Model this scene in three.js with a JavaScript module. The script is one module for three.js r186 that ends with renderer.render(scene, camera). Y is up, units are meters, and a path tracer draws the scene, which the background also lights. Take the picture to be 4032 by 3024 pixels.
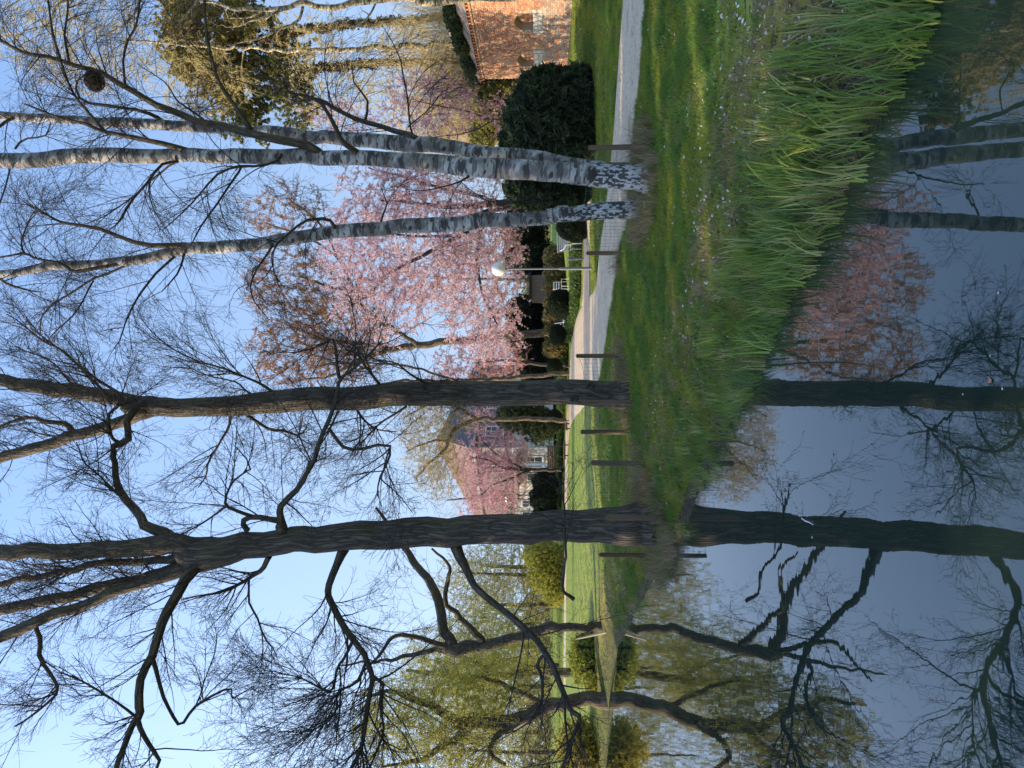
import * as THREE from 'three';
import { mergeGeometries } from 'three/addons/utils/BufferGeometryUtils.js';

// ---------- camera, sky, sun, exposure ----------
const scene = new THREE.Scene();
const EYE = [0, 2.4, 0], F = 2900, PITCH = Math.atan((2137 - 2016) / F);
const camera = new THREE.PerspectiveCamera(2 * Math.atan(1512 / F) * 180 / Math.PI, 4 / 3, 0.05, 900);
camera.position.set(...EYE);
camera.up.set(1, 0, 0);                       // the phone was turned on its side: up in the place is left in the picture
camera.lookAt(0, EYE[1] + Math.sin(PITCH), -Math.cos(PITCH));
const EL = 21 * Math.PI / 180, SUN = new THREE.Vector3(-0.98 * Math.cos(EL), Math.sin(EL), -0.2 * Math.cos(EL)).normalize();
const sun = new THREE.DirectionalLight(new THREE.Color(1, 0.8, 0.56), 5);
sun.position.copy(SUN).multiplyScalar(120); sun.target.position.set(0, 0, -20);
sun.castShadow = true; sun.shadow.mapSize.set(4096, 4096);
Object.assign(sun.shadow.camera, { left: -60, right: 60, top: 60, bottom: -60, near: 1, far: 320 });
scene.add(sun, sun.target);
{
  const w = 1024, h = 512, data = new Float32Array(w * h * 4), d = new THREE.Vector3();
  for (let j = 0; j < h; j++) for (let i = 0; i < w; i++) {
    const ph = ((i + 0.5) / w - 0.5) * 2 * Math.PI, th = ((j + 0.5) / h - 0.5) * Math.PI;
    d.set(Math.cos(th) * Math.cos(ph), Math.sin(th), Math.cos(th) * Math.sin(ph));
    const e = Math.max(0, d.y), t = Math.pow(e, 0.62), g = Math.acos(Math.min(1, Math.max(-1, d.dot(SUN))));
    const glow = 5 * Math.exp(-g * 5) + 0.13 * Math.exp(-g * 1.0), ray = 0.84 + 0.8 * Math.cos(g) ** 2; // scattering: least at right angles to the sun
    const k = (j * w + i) * 4;
    const c = [(0.5 - 0.37 * t) * ray + glow * 1.1, (0.67 - 0.34 * t) * ray + glow * 0.95, (0.87 - 0.08 * t) * ray + glow * 0.7];
    if (d.y < 0) { c[0] = 0.16; c[1] = 0.17; c[2] = 0.13; }
    data[k] = c[0]; data[k + 1] = c[1]; data[k + 2] = c[2]; data[k + 3] = 1;
  }
  const sky = new THREE.DataTexture(data, w, h, THREE.RGBAFormat, THREE.FloatType);
  sky.mapping = THREE.EquirectangularReflectionMapping; sky.magFilter = sky.minFilter = THREE.LinearFilter; sky.needsUpdate = true;
  scene.background = sky; scene.environment = sky; scene.environmentIntensity = 1;
}
const renderer = new THREE.WebGLRenderer({ antialias: true });
renderer.setSize(1024, 768);
renderer.toneMapping = THREE.LinearToneMapping;
renderer.toneMappingExposure = 1.36;
renderer.shadowMap.enabled = true;

// ---------- helpers ----------
let seed = 12345;
function reseed(n) { seed = n >>> 0; }
function rnd() { seed = (seed + 0x6D2B79F5) >>> 0; let t = seed; t = Math.imul(t ^ (t >>> 15), t | 1); t ^= t + Math.imul(t ^ (t >>> 7), t | 61); return ((t ^ (t >>> 14)) >>> 0) / 4294967296; }
const R = (a, b) => a + (b - a) * rnd();
const cl = (x, a = 0, b = 1) => Math.min(b, Math.max(a, x));
const sm = (a, b, x) => { const t = cl((x - a) / (b - a)); return t * t * (3 - 2 * t); };
const mixc = (a, b, t) => [a[0] + (b[0] - a[0]) * t, a[1] + (b[1] - a[1]) * t, a[2] + (b[2] - a[2]) * t];
const hash = (x, y, z) => { let h = Math.imul(x, 374761393) ^ Math.imul(y, 668265263) ^ Math.imul(z, 2147483647 - 987654); h = Math.imul(h ^ (h >>> 13), 1274126177); return ((h ^ (h >>> 16)) >>> 0) / 4294967296; };
function vnoise(x, y, z = 0, px = 1e6, py = 1e6) {
  const X = Math.floor(x), Y = Math.floor(y), Z = Math.floor(z), fx = x - X, fy = y - Y, fz = z - Z;
  const u = fx * fx * (3 - 2 * fx), v = fy * fy * (3 - 2 * fy), w = fz * fz * (3 - 2 * fz);
  const m = (a, n) => ((a % n) + n) % n, x0 = m(X, px), x1 = m(X + 1, px), y0 = m(Y, py), y1 = m(Y + 1, py);
  const l = (a, b, t) => a + (b - a) * t;
  return l(l(l(hash(x0, y0, Z), hash(x1, y0, Z), u), l(hash(x0, y1, Z), hash(x1, y1, Z), u), v), l(l(hash(x0, y0, Z + 1), hash(x1, y0, Z + 1), u), l(hash(x0, y1, Z + 1), hash(x1, y1, Z + 1), u), v), w);
}
function fbm(x, y, z = 0, o = 4, px = 1e6, py = 1e6) { let s = 0, a = 0.5, n = 0; for (let i = 0; i < o; i++) { s += a * vnoise(x, y, z + i * 7, px, py); n += a; a *= 0.5; x *= 2; y *= 2; px *= 2; py *= 2; } return s / n; }
// arrays as vectors
const add = (a, b, s = 1) => [a[0] + b[0] * s, a[1] + b[1] * s, a[2] + b[2] * s];
const sub = (a, b) => [a[0] - b[0], a[1] - b[1], a[2] - b[2]];
const dot = (a, b) => a[0] * b[0] + a[1] * b[1] + a[2] * b[2];
const cross = (a, b) => [a[1] * b[2] - a[2] * b[1], a[2] * b[0] - a[0] * b[2], a[0] * b[1] - a[1] * b[0]];
const len = a => Math.hypot(a[0], a[1], a[2]);
const nrm = a => { const l = len(a) || 1; return [a[0] / l, a[1] / l, a[2] / l]; };
const rdir = () => { const z = R(-1, 1), p = R(0, 6.2832), r = Math.sqrt(1 - z * z); return [r * Math.cos(p), z, r * Math.sin(p)]; };
// the sight line through a point of the photograph (4032 x 3024, turned on its side)
const cP = Math.cos(PITCH), sP = Math.sin(PITCH);
function ray(x, y) { const r = (1512 - y) / F, u = (2016 - x) / F; return [r, sP + u * cP, -cP + u * sP]; }
function at(x, y, d) { const r = ray(x, y); return add(EYE, r, d / -r[2]); }
function onLevel(x, y, h) { const r = ray(x, y); return add(EYE, r, (h - EYE[1]) / r[1]); }

// ---------- names, labels ----------
const taken = {};
function numbered(n) { taken[n] = (taken[n] ?? -1) + 1; return taken[n] ? n + '_' + String(taken[n]).padStart(3, '0') : n; }
function tag(o, label, category, group, kind) {
  if (label) o.userData.label = label; if (category) o.userData.category = category;
  if (group) o.userData.group = group; if (kind) o.userData.kind = kind; return o;
}
function thing(name, label, category, p = [0, 0, 0], turn = 0, group) {
  const o = new THREE.Group(); o.name = numbered(name); o.position.set(...p); o.rotation.y = turn; scene.add(o);
  return tag(o, label, category, group);
}
function mesh(name, geo, mat, parent) {
  const m = new THREE.Mesh(geo, mat); m.name = parent && parent !== scene ? name : numbered(name);
  m.castShadow = m.receiveShadow = true; (parent || scene).add(m); return m;
}
function struct(name, geo, mat) { return tag(mesh(name, geo, mat), null, null, null, 'structure'); }
function copyOf(o, p, turn, label, scale = 1) {
  const c = o.clone(); c.name = numbered(o.name.replace(/_\d+$/, '')); scene.add(c);
  c.position.set(...p); c.rotation.y = turn; c.scale.setScalar(scale); c.userData = { ...o.userData, label }; return c;
}
function inst(name, geo, mat, mats, cols, parent, stuff = true) {
  const m = new THREE.InstancedMesh(geo, mat, mats.length); m.name = parent && parent !== scene ? name : numbered(name);
  const c = new THREE.Color();
  mats.forEach((q, i) => { m.setMatrixAt(i, q); if (cols) m.setColorAt(i, c.setRGB(...cols[i])); });
  m.castShadow = m.receiveShadow = true; if (stuff) m.userData.kind = 'stuff'; (parent || scene).add(m); return m;
}
const _q = new THREE.Quaternion(), _p = new THREE.Vector3(), _s = new THREE.Vector3(), _e = new THREE.Euler();
function mat4(p, rx, ry, rz, s, sy = s, sz = s) { _e.set(rx, ry, rz, 'YXZ'); return new THREE.Matrix4().compose(_p.set(...p), _q.setFromEuler(_e), _s.set(s, sy, sz)); }

// ---------- materials ----------
function tex(w, h, fn, srgb, rx = 1, ry = 1) {
  const a = new Uint8Array(w * h * 4);
  for (let j = 0; j < h; j++) for (let i = 0; i < w; i++) {
    const c = fn(i / w, j / h), k = (j * w + i) * 4;
    for (let q = 0; q < 3; q++) { let v = cl(Array.isArray(c) ? c[q] : c); if (srgb) v = v <= 0.0031308 ? v * 12.92 : 1.055 * Math.pow(v, 1 / 2.4) - 0.055; a[k + q] = Math.round(v * 255); }
    a[k + 3] = 255;
  }
  const t = new THREE.DataTexture(a, w, h); t.wrapS = t.wrapT = THREE.RepeatWrapping; t.magFilter = THREE.LinearFilter; t.minFilter = THREE.LinearMipmapLinearFilter; t.generateMipmaps = true;
  if (srgb) t.colorSpace = THREE.SRGBColorSpace; t.repeat.set(rx, ry); t.needsUpdate = true; return t;
}
const rgb = (r, g, b) => new THREE.Color().setRGB(r, g, b);
const std = (c, rough = 0.9, more = {}) => new THREE.MeshStandardMaterial({ color: rgb(...c), roughness: rough, side: THREE.DoubleSide, ...more });
const leafMat = (c, tr = 0.35) => new THREE.MeshPhysicalMaterial({ color: rgb(...c), roughness: 1, specularIntensity: 0.25, transmission: tr, thickness: 0, side: THREE.DoubleSide });

// furrowed bark of the two big trunks
function furrow(u, v) {
  const w = 0.35 * (fbm(u * 4, v * 4, 3, 3, 4, 4) - 0.5), a = fbm((u + w * 0.3) * 15, v * 4 + w * 4, 9, 3, 15, 4), r = Math.abs(a - 0.5) * 2;
  return cl(r * 1.5) * 0.8 + 0.2 * fbm(u * 48, v * 24, 5, 2, 48, 24);
}
const elmMap = tex(512, 512, (u, v) => { const f = furrow(u, v), m = fbm(u * 5, v * 5, 40, 3, 5, 5); return mixc(mixc([0.04, 0.034, 0.028], [0.27, 0.22, 0.165], f), [0.13, 0.13, 0.05], 0.55 * sm(0.52, 0.7, m)); }, true);
const elmBump = tex(512, 512, furrow, false);
const M = {};
M.elm = std([1, 1, 1], 0.95, { map: elmMap, bumpMap: elmBump, bumpScale: 0.09 });
M.limb = std([0.75, 0.72, 0.62], 0.95, { map: elmMap, bumpMap: elmBump, bumpScale: 0.03 });
const lent = (u, v) => { // dark lenticel streaks, scars and black fissured patches of birch bark
  const s = fbm(u * 3, v * 46, 2, 2, 3, 46), p = fbm(u * 5, v * 22, 8, 4, 5, 22), q = fbm(u * 7, v * 60, 18, 2, 7, 60);
  return cl(sm(0.6, 0.7, s) * 0.75 + sm(0.58, 0.66, p) + sm(0.62, 0.72, q) * 0.7);
};
const birchMap = tex(256, 1024, (u, v) => { const k = lent(u, v), n = fbm(u * 8, v * 30, 30, 3, 8, 30), g = fbm(u * 3, v * 8, 60, 3, 3, 8); return mixc(mixc([0.6, 0.58, 0.53], [0.2, 0.18, 0.16], cl(n * 0.7 + sm(0.42, 0.6, g) * 0.6)), [0.05, 0.045, 0.04], k * 0.95); }, true);
const birchBump = tex(256, 1024, (u, v) => 0.6 - 0.5 * lent(u, v) + 0.3 * fbm(u * 20, v * 60, 4, 2, 20, 60), false);
M.birch = std([1, 1, 1], 0.8, { map: birchMap, bumpMap: birchBump, bumpScale: 0.015 });
M.birchBase = std([1, 1, 1], 0.95, { map: tex(256, 512, (u, v) => { const p = fbm(u * 14, v * 26, 3, 4, 14, 26), q = fbm(u * 5, v * 6, 30, 3, 5, 6); return mixc(mixc([0.045, 0.045, 0.045], [0.16, 0.155, 0.15], q), [0.68, 0.67, 0.63], sm(0.47, 0.55, p + 0.25 * (q - 0.5))); }, true), bumpMap: elmBump, bumpScale: 0.04 });
M.dark = std([0.042, 0.036, 0.03]);
M.twig = std([0.045, 0.037, 0.03]);
M.birchTwig = std([0.035, 0.026, 0.024]);
M.cherryBark = std([0.055, 0.042, 0.04], 0.8);
M.tan = std([0.55, 0.43, 0.21]);
M.brownTwig = std([0.2, 0.125, 0.08]);
M.olive = std([0.22, 0.19, 0.08]);
M.willow = std([0.42, 0.37, 0.11]);
M.greyBark = std([0.13, 0.11, 0.085], 0.95, { map: elmMap.clone(), bumpMap: elmBump, bumpScale: 0.03 }); M.greyBark.color.setRGB(1.1, 1, 0.85);
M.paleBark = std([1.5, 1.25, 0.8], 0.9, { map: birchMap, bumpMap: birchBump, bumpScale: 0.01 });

// ---------- tubes: trunks, limbs and twigs ----------
class TB {
  constructor() { this.p = []; this.n = []; this.u = []; this.i = []; }
  tube(pts, rs, sides, tu = 0.6, tv = 1, rough = 0, sd = 0) {
    const n = pts.length, base = this.p.length / 3; let v = 0, N = null;
    const wraps = Math.max(1, Math.round(6.283 * rs[0] / tu));
    for (let i = 0; i < n; i++) {
      const t = nrm(sub(pts[Math.min(n - 1, i + 1)], pts[Math.max(0, i - 1)]));
      if (!N) N = nrm(cross(t, Math.abs(t[1]) < 0.9 ? [0, 1, 0] : [0.3, 0, 1])); else N = nrm(add(N, t, -dot(N, t)));
      const B = cross(t, N); if (i) v += len(sub(pts[i], pts[i - 1]));
      const ring = sides + 1;
      for (let j = 0; j < ring; j++) {
        const a = j / sides * 6.28318530718, c = Math.cos(a), s = Math.sin(a), d = add([N[0] * c, N[1] * c, N[2] * c], B, s);
        let r = rs[i]; if (rough) { const k = j % sides; r *= 1 + rough * (fbm(Math.cos(a) * 1.7 + 9, Math.sin(a) * 1.7 + v * 1.3, sd, 3) * 2 - 1) + rough * 0.7 * (vnoise(Math.cos(a) * 5 + 40, Math.sin(a) * 5 + v * 4, sd) * 2 - 1); }
        this.p.push(pts[i][0] + d[0] * r, pts[i][1] + d[1] * r, pts[i][2] + d[2] * r); this.n.push(...d); this.u.push(j / sides * wraps, v / tv);
      }
      if (i) for (let j = 0; j < sides; j++) { const a = base + (i - 1) * ring + j, b = a + ring; this.i.push(a, a + 1, b, a + 1, b + 1, b); }
    }
    if (rs[n - 1] > 0.02) { const e = this.p.length / 3, t = nrm(sub(pts[n - 1], pts[n - 2])); this.p.push(...add(pts[n - 1], t, rs[n - 1] * 0.5)); this.n.push(...t); this.u.push(0.5, v / tv); for (let j = 0; j < sides; j++) this.i.push(base + (n - 1) * (sides + 1) + j, base + (n - 1) * (sides + 1) + j + 1, e); }
  }
  geo(o = [0, 0, 0]) {
    const g = new THREE.BufferGeometry(), p = new Float32Array(this.p); for (let k = 0; k < p.length; k += 3) { p[k] -= o[0]; p[k + 1] -= o[1]; p[k + 2] -= o[2]; }
    g.setAttribute('position', new THREE.BufferAttribute(p, 3)); g.setAttribute('normal', new THREE.Float32BufferAttribute(this.n, 3)); g.setAttribute('uv', new THREE.Float32BufferAttribute(this.u, 2)); g.setIndex(this.i); return g;
  }
  get empty() { return !this.i.length; }
}
// a smooth run through traced points [x, y, width in photo pixels, extra depth]
function trace(d, pts, wob = 0.02) {
  const P = pts.map(q => at(q[0], q[1], d + (q[3] || 0))), W = pts.map(q => q[2] / 2 * (d + (q[3] || 0)) / F), out = [], rs = [];
  const curve = new THREE.CatmullRomCurve3(P.map(q => new THREE.Vector3(...q)), false, 'centripetal');
  const n = Math.max(6, Math.round(curve.getLength() / 0.2)), c = new THREE.Vector3(), sd = rnd() * 100; let cum = 0; const last = new THREE.Vector3().copy(curve.getPoint(0));
  for (let i = 0; i <= n; i++) {
    const t = i / n, f = t * (P.length - 1), k = Math.min(P.length - 2, Math.floor(f)), r = W[k] + (W[k + 1] - W[k]) * (f - k); curve.getPoint(t, c); cum += c.distanceTo(last); last.copy(c); const i7 = cum * 2.6;
    const w = (wob + Math.min(0.03, r * 0.25)) * (i && i < n ? 1 : 0);
    out.push([c.x + w * (vnoise(i7, sd) * 2 - 1), c.y + w * (vnoise(i7, sd + 9) * 2 - 1), c.z + w * 2 * (vnoise(i7, sd + 5) * 2 - 1)]); rs.push(r);
  }
  return { pts: out, rs };
}
// S: spacing of children per level, length ranges, angle, wander, lift (up > 0, droop < 0), thinnest radius
function grow(T, p, dir, L, r, lv, S) {
  const n = Math.max(3, Math.ceil(L / (S.seg || 0.22))), pts = [p], rs = [r]; let d = dir, q = p;
  const lift = S.lift[Math.min(lv, S.lift.length - 1)];
  for (let i = 1; i <= n; i++) {
    d = nrm([d[0] + R(-1, 1) * S.wander, d[1] + R(-1, 1) * S.wander + lift * L / n * 2, d[2] + R(-1, 1) * S.wander]);
    q = add(q, d, L / n); pts.push(q); rs.push(Math.max(S.rmin, r * (1 - 0.75 * i / n)));
  }
  (lv >= S.twigLv ? T.twig : T.branch).tube(pts, rs, r > 0.03 ? 6 : r > 0.012 ? 4 : 3);
  kids(T, pts, rs, L, lv, S);
  if (S.onTwig && lv >= S.max - (S.leafLv || 0)) S.onTwig(pts, rs);
}
function kids(T, pts, rs, L, lv, S, from = 0.12) {
  if (lv >= S.max) return;
  let k = L / S.space[lv]; k = Math.floor(k) + (rnd() < k % 1 ? 1 : 0);
  for (let i = 0; i < k; i++) {
    const t = R(from, 1), f = t * (pts.length - 1), a = Math.min(pts.length - 2, Math.floor(f)), q = add(pts[a], sub(pts[a + 1], pts[a]), f - a), r = rs[a];
    const T0 = nrm(sub(pts[a + 1], pts[a])); let side = rdir(); side = nrm(add(side, T0, -dot(side, T0)));
    if (S.up) side = nrm(add(side, [0, 1, 0], S.up * (lv === 0 ? 1 : 0.4)));
    const an = R(S.ang[0], S.ang[1]), dir = nrm(add([T0[0] * Math.cos(an), T0[1] * Math.cos(an), T0[2] * Math.cos(an)], side, Math.sin(an)));
    const [l0, l1] = S.len[lv]; grow(T, q, dir, R(l0, l1) * (1 - 0.35 * t), Math.max(S.rmin, Math.min(r * 0.6, S.rad[lv] * R(0.6, 1.2))), lv + 1, S);
  }
}
// fills crown volumes with branches reaching out from the nearest wood
function fill(T, nodes, env, N, S, sub2 = true) {
  const tg = []; const vol = env.map(e => e.r[0] * e.r[1] * e.r[2]), tot = vol.reduce((a, b) => a + b, 0);
  env.forEach((e, k) => { for (let i = 0; i < N * vol[k] / tot; i++) { const d = rdir(), s = Math.cbrt(R(0.05, 1)); tg.push([e.c[0] + d[0] * s * e.r[0], e.c[1] + d[1] * s * e.r[1], e.c[2] + d[2] * s * e.r[2]]); } });
  const b = nodes[0]; tg.sort((p, q) => len(sub(p, b)) - len(sub(q, b)));
  for (const g of tg) {
    let best = null, bd = 1e9; for (const n of nodes) { const dy = g[1] - n[1], c = Math.hypot(g[0] - n[0], dy, g[2] - n[2]) + (dy < 0 && !S.hang ? -dy * 0.8 : 0); if (c < bd) { bd = c; best = n; } }
    const L = len(sub(g, best)); if (L < 0.15) continue;
    const k = Math.max(3, Math.ceil(L / 0.3)), r0 = Math.max(S.rmin, Math.min(best[3] * 0.75, 0.012 + L * 0.012)), pts = [[best[0], best[1], best[2]]], rs = [r0], bend = [R(-1, 1) * 0.12 * L, R(-0.2, 0.9) * 0.16 * L * (S.hang ? 1.5 : 1), R(-1, 1) * 0.12 * L];
    for (let i = 1; i <= k; i++) { const t = i / k, w = Math.sin(t * 3.1416); const q = [best[0] + (g[0] - best[0]) * t + bend[0] * w + R(-1, 1) * 0.025, best[1] + (g[1] - best[1]) * t + bend[1] * w + R(-1, 1) * 0.025, best[2] + (g[2] - best[2]) * t + bend[2] * w + R(-1, 1) * 0.025]; pts.push(q); const r = Math.max(S.rmin, r0 * (1 - 0.6 * t)); rs.push(r); nodes.push([q[0], q[1], q[2], r]); }
    T.branch.tube(pts, rs, r0 > 0.03 ? 6 : 4);
    if (sub2) kids(T, pts, rs, L, 1, S); if (S.onTwig) S.onTwig(pts, rs);
  }
}
const newT = () => ({ branch: new TB(), twig: new TB() });
function finishTree(o, T, mb, mt) {
  const p = o.position.toArray();
  if (!T.branch.empty) tag(mesh('branch', T.branch.geo(p), mb, o), null, null, null, 'stuff');
  if (!T.twig.empty) tag(mesh('twig', T.twig.geo(p), mt, o), null, null, null, 'stuff');
}
function wood(o, name, tr, mat, sides = 12, rough = 0.07, tu = 0.6, tv = 1) { const b = new TB(); b.tube(tr.pts, tr.rs, sides, tu, tv, rough, rnd() * 50); return mesh(name, b.geo(o.position.toArray()), mat, o); }
const nodesOf = (tr, from = 0) => tr.pts.slice(Math.floor(from * tr.pts.length)).map((p, i) => [...p, tr.rs[i + Math.floor(from * tr.pts.length)]]);

// ---------- the ground ----------
const SHORE = [[3636, 0], [3610, 130], [3571, 194], [3519, 324], [3461, 453], [3396, 583], [3377, 647], [3319, 777], [3247, 906], [3202, 971], [3137, 1065], [3079, 1194], [3027, 1324], [2975, 1453], [2924, 1583], [2852, 1712], [2807, 1842], [2736, 1971], [2704, 2080], [2671, 2144], [2626, 2209], [2560, 2300], [2510, 2400], [2462, 2497], [2428, 2557], [2408, 2640], [2396, 2800], [2386, 2960], [2380, 3060]].map(q => { const p = onLevel(q[0], q[1], 0); return [p[0], p[2]]; });
const POND = [[9, -1], [6, -2.6], [4, -3.7], ...SHORE, [-22, -33], [-34, -34], [-48, -26], [-46, 1], [-20, 2], [-5, -0.6], [0, -1.1], [4, -0.4]];
function pondDist(x, z) { // metres outside the water's edge, negative over the water
  let d = 1e9, inside = false;
  for (let i = 0, j = POND.length - 1; i < POND.length; j = i++) {
    const [ax, az] = POND[j], [bx, bz] = POND[i], ex = bx - ax, ez = bz - az, t = cl(((x - ax) * ex + (z - az) * ez) / (ex * ex + ez * ez));
    d = Math.min(d, Math.hypot(ax + ex * t - x, az + ez * t - z));
    if ((az > z) !== (bz > z) && x < (bx - ax) * (z - az) / (bz - az) + ax) inside = !inside;
  }
  return inside ? -d : d;
}
function ground(x, z, s = pondDist(x, z)) {
  if (s < 0) return -0.75 * sm(0, 1.3, -s) - 0.02;
  let h = 0.45 * sm(-0.25, 1.9, s) + 0.35 * sm(1.9, 8, s) - 0.03;
  h += 0.62 * sm(3.5, 11, x + (z + 30) * 0.0) * sm(14, 24, -z) * sm(60, 40, -z);
  h += 0.75 * sm(54, 68, -z);
  h += 0.05 * (fbm(x * 0.35, z * 0.35, 1, 3) - 0.5) * sm(0.5, 3, s);
  return h;
}
function onGround(x, y) { const r = ray(x, y), q = Math.hypot(...r); let t = 1, st = 0.25; for (let i = 0; i < 2500; i++) { const p = add(EYE, r, t / q); if (p[1] < ground(p[0], p[2])) { if (st < 0.02) return p; t -= st; st *= 0.4; } else t += st; } return add(EYE, r, t / q); }
const G = (x, z, up = 0) => [x, ground(x, z) + up, z];

const axis = (parts) => { const o = []; for (const [a, b, s] of parts) for (let v = a; v < b - 1e-6; v += s) o.push(v); return o; };
const XS = axis([[-260, -60, 20], [-60, -16, 2], [-16, 18, 0.3], [18, 60, 3], [60, 280, 20]]), ZS = axis([[-340, -80, 20], [-80, -34, 2], [-34, 6, 0.3], [6, 40, 4]]);
const lawnTex = tex(512, 512, (u, v) => {
  const a = fbm(u * 6, v * 6, 1, 4, 6, 6), b = fbm(u * 40, v * 40, 7, 3, 40, 40), c = fbm(u * 9, v * 9, 21, 4, 9, 9);
  let k = mixc([0.2, 0.25, 0.03], [0.31, 0.34, 0.045], a); k = mixc(k, [0.03, 0.045, 0.014], sm(0.5, 0.75, b)); return mixc(k, [0.13, 0.1, 0.05], 0.75 * sm(0.55, 0.72, c));
}, true);
{
  const p = [], u = [], c = [], id = [];
  for (const z of ZS) for (const x of XS) {
    const s = pondDist(x, z); p.push(x, ground(x, z, s), z); u.push(x / 2.6, z / 2.6);
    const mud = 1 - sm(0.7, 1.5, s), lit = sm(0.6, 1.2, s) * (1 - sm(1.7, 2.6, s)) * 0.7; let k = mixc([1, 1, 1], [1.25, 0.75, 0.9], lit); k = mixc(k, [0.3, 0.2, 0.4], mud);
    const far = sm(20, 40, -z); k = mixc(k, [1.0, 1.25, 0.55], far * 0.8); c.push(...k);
  }
  const w = XS.length; for (let j = 0; j < ZS.length - 1; j++) for (let i = 0; i < w - 1; i++) { const a = j * w + i; id.push(a, a + w, a + 1, a + 1, a + w, a + w + 1); }
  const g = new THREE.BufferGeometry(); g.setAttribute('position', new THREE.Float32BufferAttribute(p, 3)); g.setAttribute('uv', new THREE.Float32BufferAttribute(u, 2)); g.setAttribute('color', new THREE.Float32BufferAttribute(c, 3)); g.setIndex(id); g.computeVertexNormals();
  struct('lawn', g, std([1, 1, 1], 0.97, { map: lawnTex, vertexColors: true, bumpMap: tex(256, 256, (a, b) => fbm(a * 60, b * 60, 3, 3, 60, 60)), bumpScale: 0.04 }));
}
{ // still water with a faint breath of wind on it
  const sh = new THREE.Shape(POND.map(q => new THREE.Vector2(q[0], -q[1]))); const g = new THREE.ShapeGeometry(sh); g.rotateX(-Math.PI / 2);
  const uv = g.attributes.uv, ps = g.attributes.position; for (let i = 0; i < uv.count; i++) uv.setXY(i, ps.getX(i) / 4, ps.getZ(i) / 4);
  const rip = tex(512, 512, (u, v) => fbm(u * 12 + 0.6 * fbm(u * 5, v * 5, 5, 2, 5, 5), v * 26, 2, 3, 12, 26), false);
  struct('pond_water', g, new THREE.MeshPhysicalMaterial({ color: rgb(0.014, 0.026, 0.018), roughness: 0.015, ior: 2.0, bumpMap: rip, bumpScale: 0.0004 }));
}
// ---------- the gravel path and its branch ----------
const gravel = tex(512, 512, (u, v) => { const a = fbm(u * 5, v * 5, 2, 4, 5, 5), b = fbm(u * 70, v * 70, 4, 2, 70, 70), c = sm(0.6, 0.75, fbm(u * 8, v * 8, 9, 4, 8, 8)); let k = mixc([0.54, 0.42, 0.27], [0.74, 0.59, 0.39], a); k = mixc(k, [0.22, 0.2, 0.18], 0.6 * sm(0.5, 0.8, b)); return mixc(k, [0.2, 0.19, 0.12], c * 0.5); }, true);
const gravelMat = std([1, 1, 1], 0.95, { map: gravel, bumpMap: tex(256, 256, (a, b) => fbm(a * 50, b * 50, 3, 3, 50, 50)), bumpScale: 0.03 });
const walks = [];
function walkway(name, lo, hi) {
  const res = (l) => { const c = new THREE.CatmullRomCurve3(l.map(q => { const p = onGround(q[0], q[1]); return new THREE.Vector3(p[0], 0, p[2]); }), false, 'centripetal'); return c; };
  const A = res(lo), B = res(hi), n = 90, m = 10, p = [], u = [], id = []; const edgeA = [], edgeB = [];
  for (let i = 0; i <= n; i++) {
    const a = A.getPoint(i / n), b = B.getPoint(i / n);
    for (const [e, o] of [[a, edgeA], [b, edgeB]]) { const w = 0.16 * (fbm(e.x * 1.3, e.z * 1.3, 77, 3) - 0.5); e.x += w; e.z += w * 2; o.push([e.x, e.z]); }
    for (let j = 0; j <= m; j++) { const x = a.x + (b.x - a.x) * j / m, z = a.z + (b.z - a.z) * j / m; p.push(x, ground(x, z) + 0.028 - 0.02 * (j === 0 || j === m ? 1 : 0), z); u.push(x / 2, z / 2); }
    if (i) for (let j = 0; j < m; j++) { const q = (i - 1) * (m + 1) + j; id.push(q, q + m + 1, q + 1, q + 1, q + m + 1, q + m + 2); }
  }
  const g = new THREE.BufferGeometry(); g.setAttribute('position', new THREE.Float32BufferAttribute(p, 3)); g.setAttribute('uv', new THREE.Float32BufferAttribute(u, 2)); g.setIndex(id); g.computeVertexNormals();
  struct(name, g, gravelMat); walks.push([...edgeA, ...edgeB.reverse()]);
}
walkway('gravel_path',
  [[2560, -180], [2550, 0], [2524, 280], [2500, 547], [2475, 770], [2472, 859], [2440, 998], [2420, 1147], [2400, 1247], [2381, 1396], [2360, 1495], [2330, 1560], [2290, 1614], [2262, 1648], [2243, 1698], [2236, 1798], [2235, 1897], [2233, 1996], [2231, 2146], [2230, 2300], [2229, 2500], [2228, 2700]],
  [[2464, -180], [2455, 0], [2434, 280], [2415, 547], [2391, 770], [2381, 859], [2361, 998], [2348, 1123], [2320, 1170], [2296, 1200], [2266, 1272], [2252, 1346], [2245, 1430], [2241, 1495], [2236, 1599], [2230, 1678], [2226, 1798], [2224, 1897], [2222, 2021], [2221, 2200], [2220, 2500], [2219, 2700]]);
walkway('branch_path', [[2326, 700], [2324, 860], [2322, 960], [2321, 1060], [2321, 1150], [2318, 1205]], [[2300, 700], [2300, 860], [2299, 960], [2298, 1060], [2296, 1150], [2290, 1205]]);
const inPoly = (P, x, z) => { let r = false; for (let i = 0, j = P.length - 1; i < P.length; j = i++) { const [ax, az] = P[j], [bx, bz] = P[i]; if ((az > z) !== (bz > z) && x < (bx - ax) * (z - az) / (bz - az) + ax) r = !r; } return r; };
const onWalk = (x, z) => walks.some(P => inPoly(P, x, z));

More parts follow.
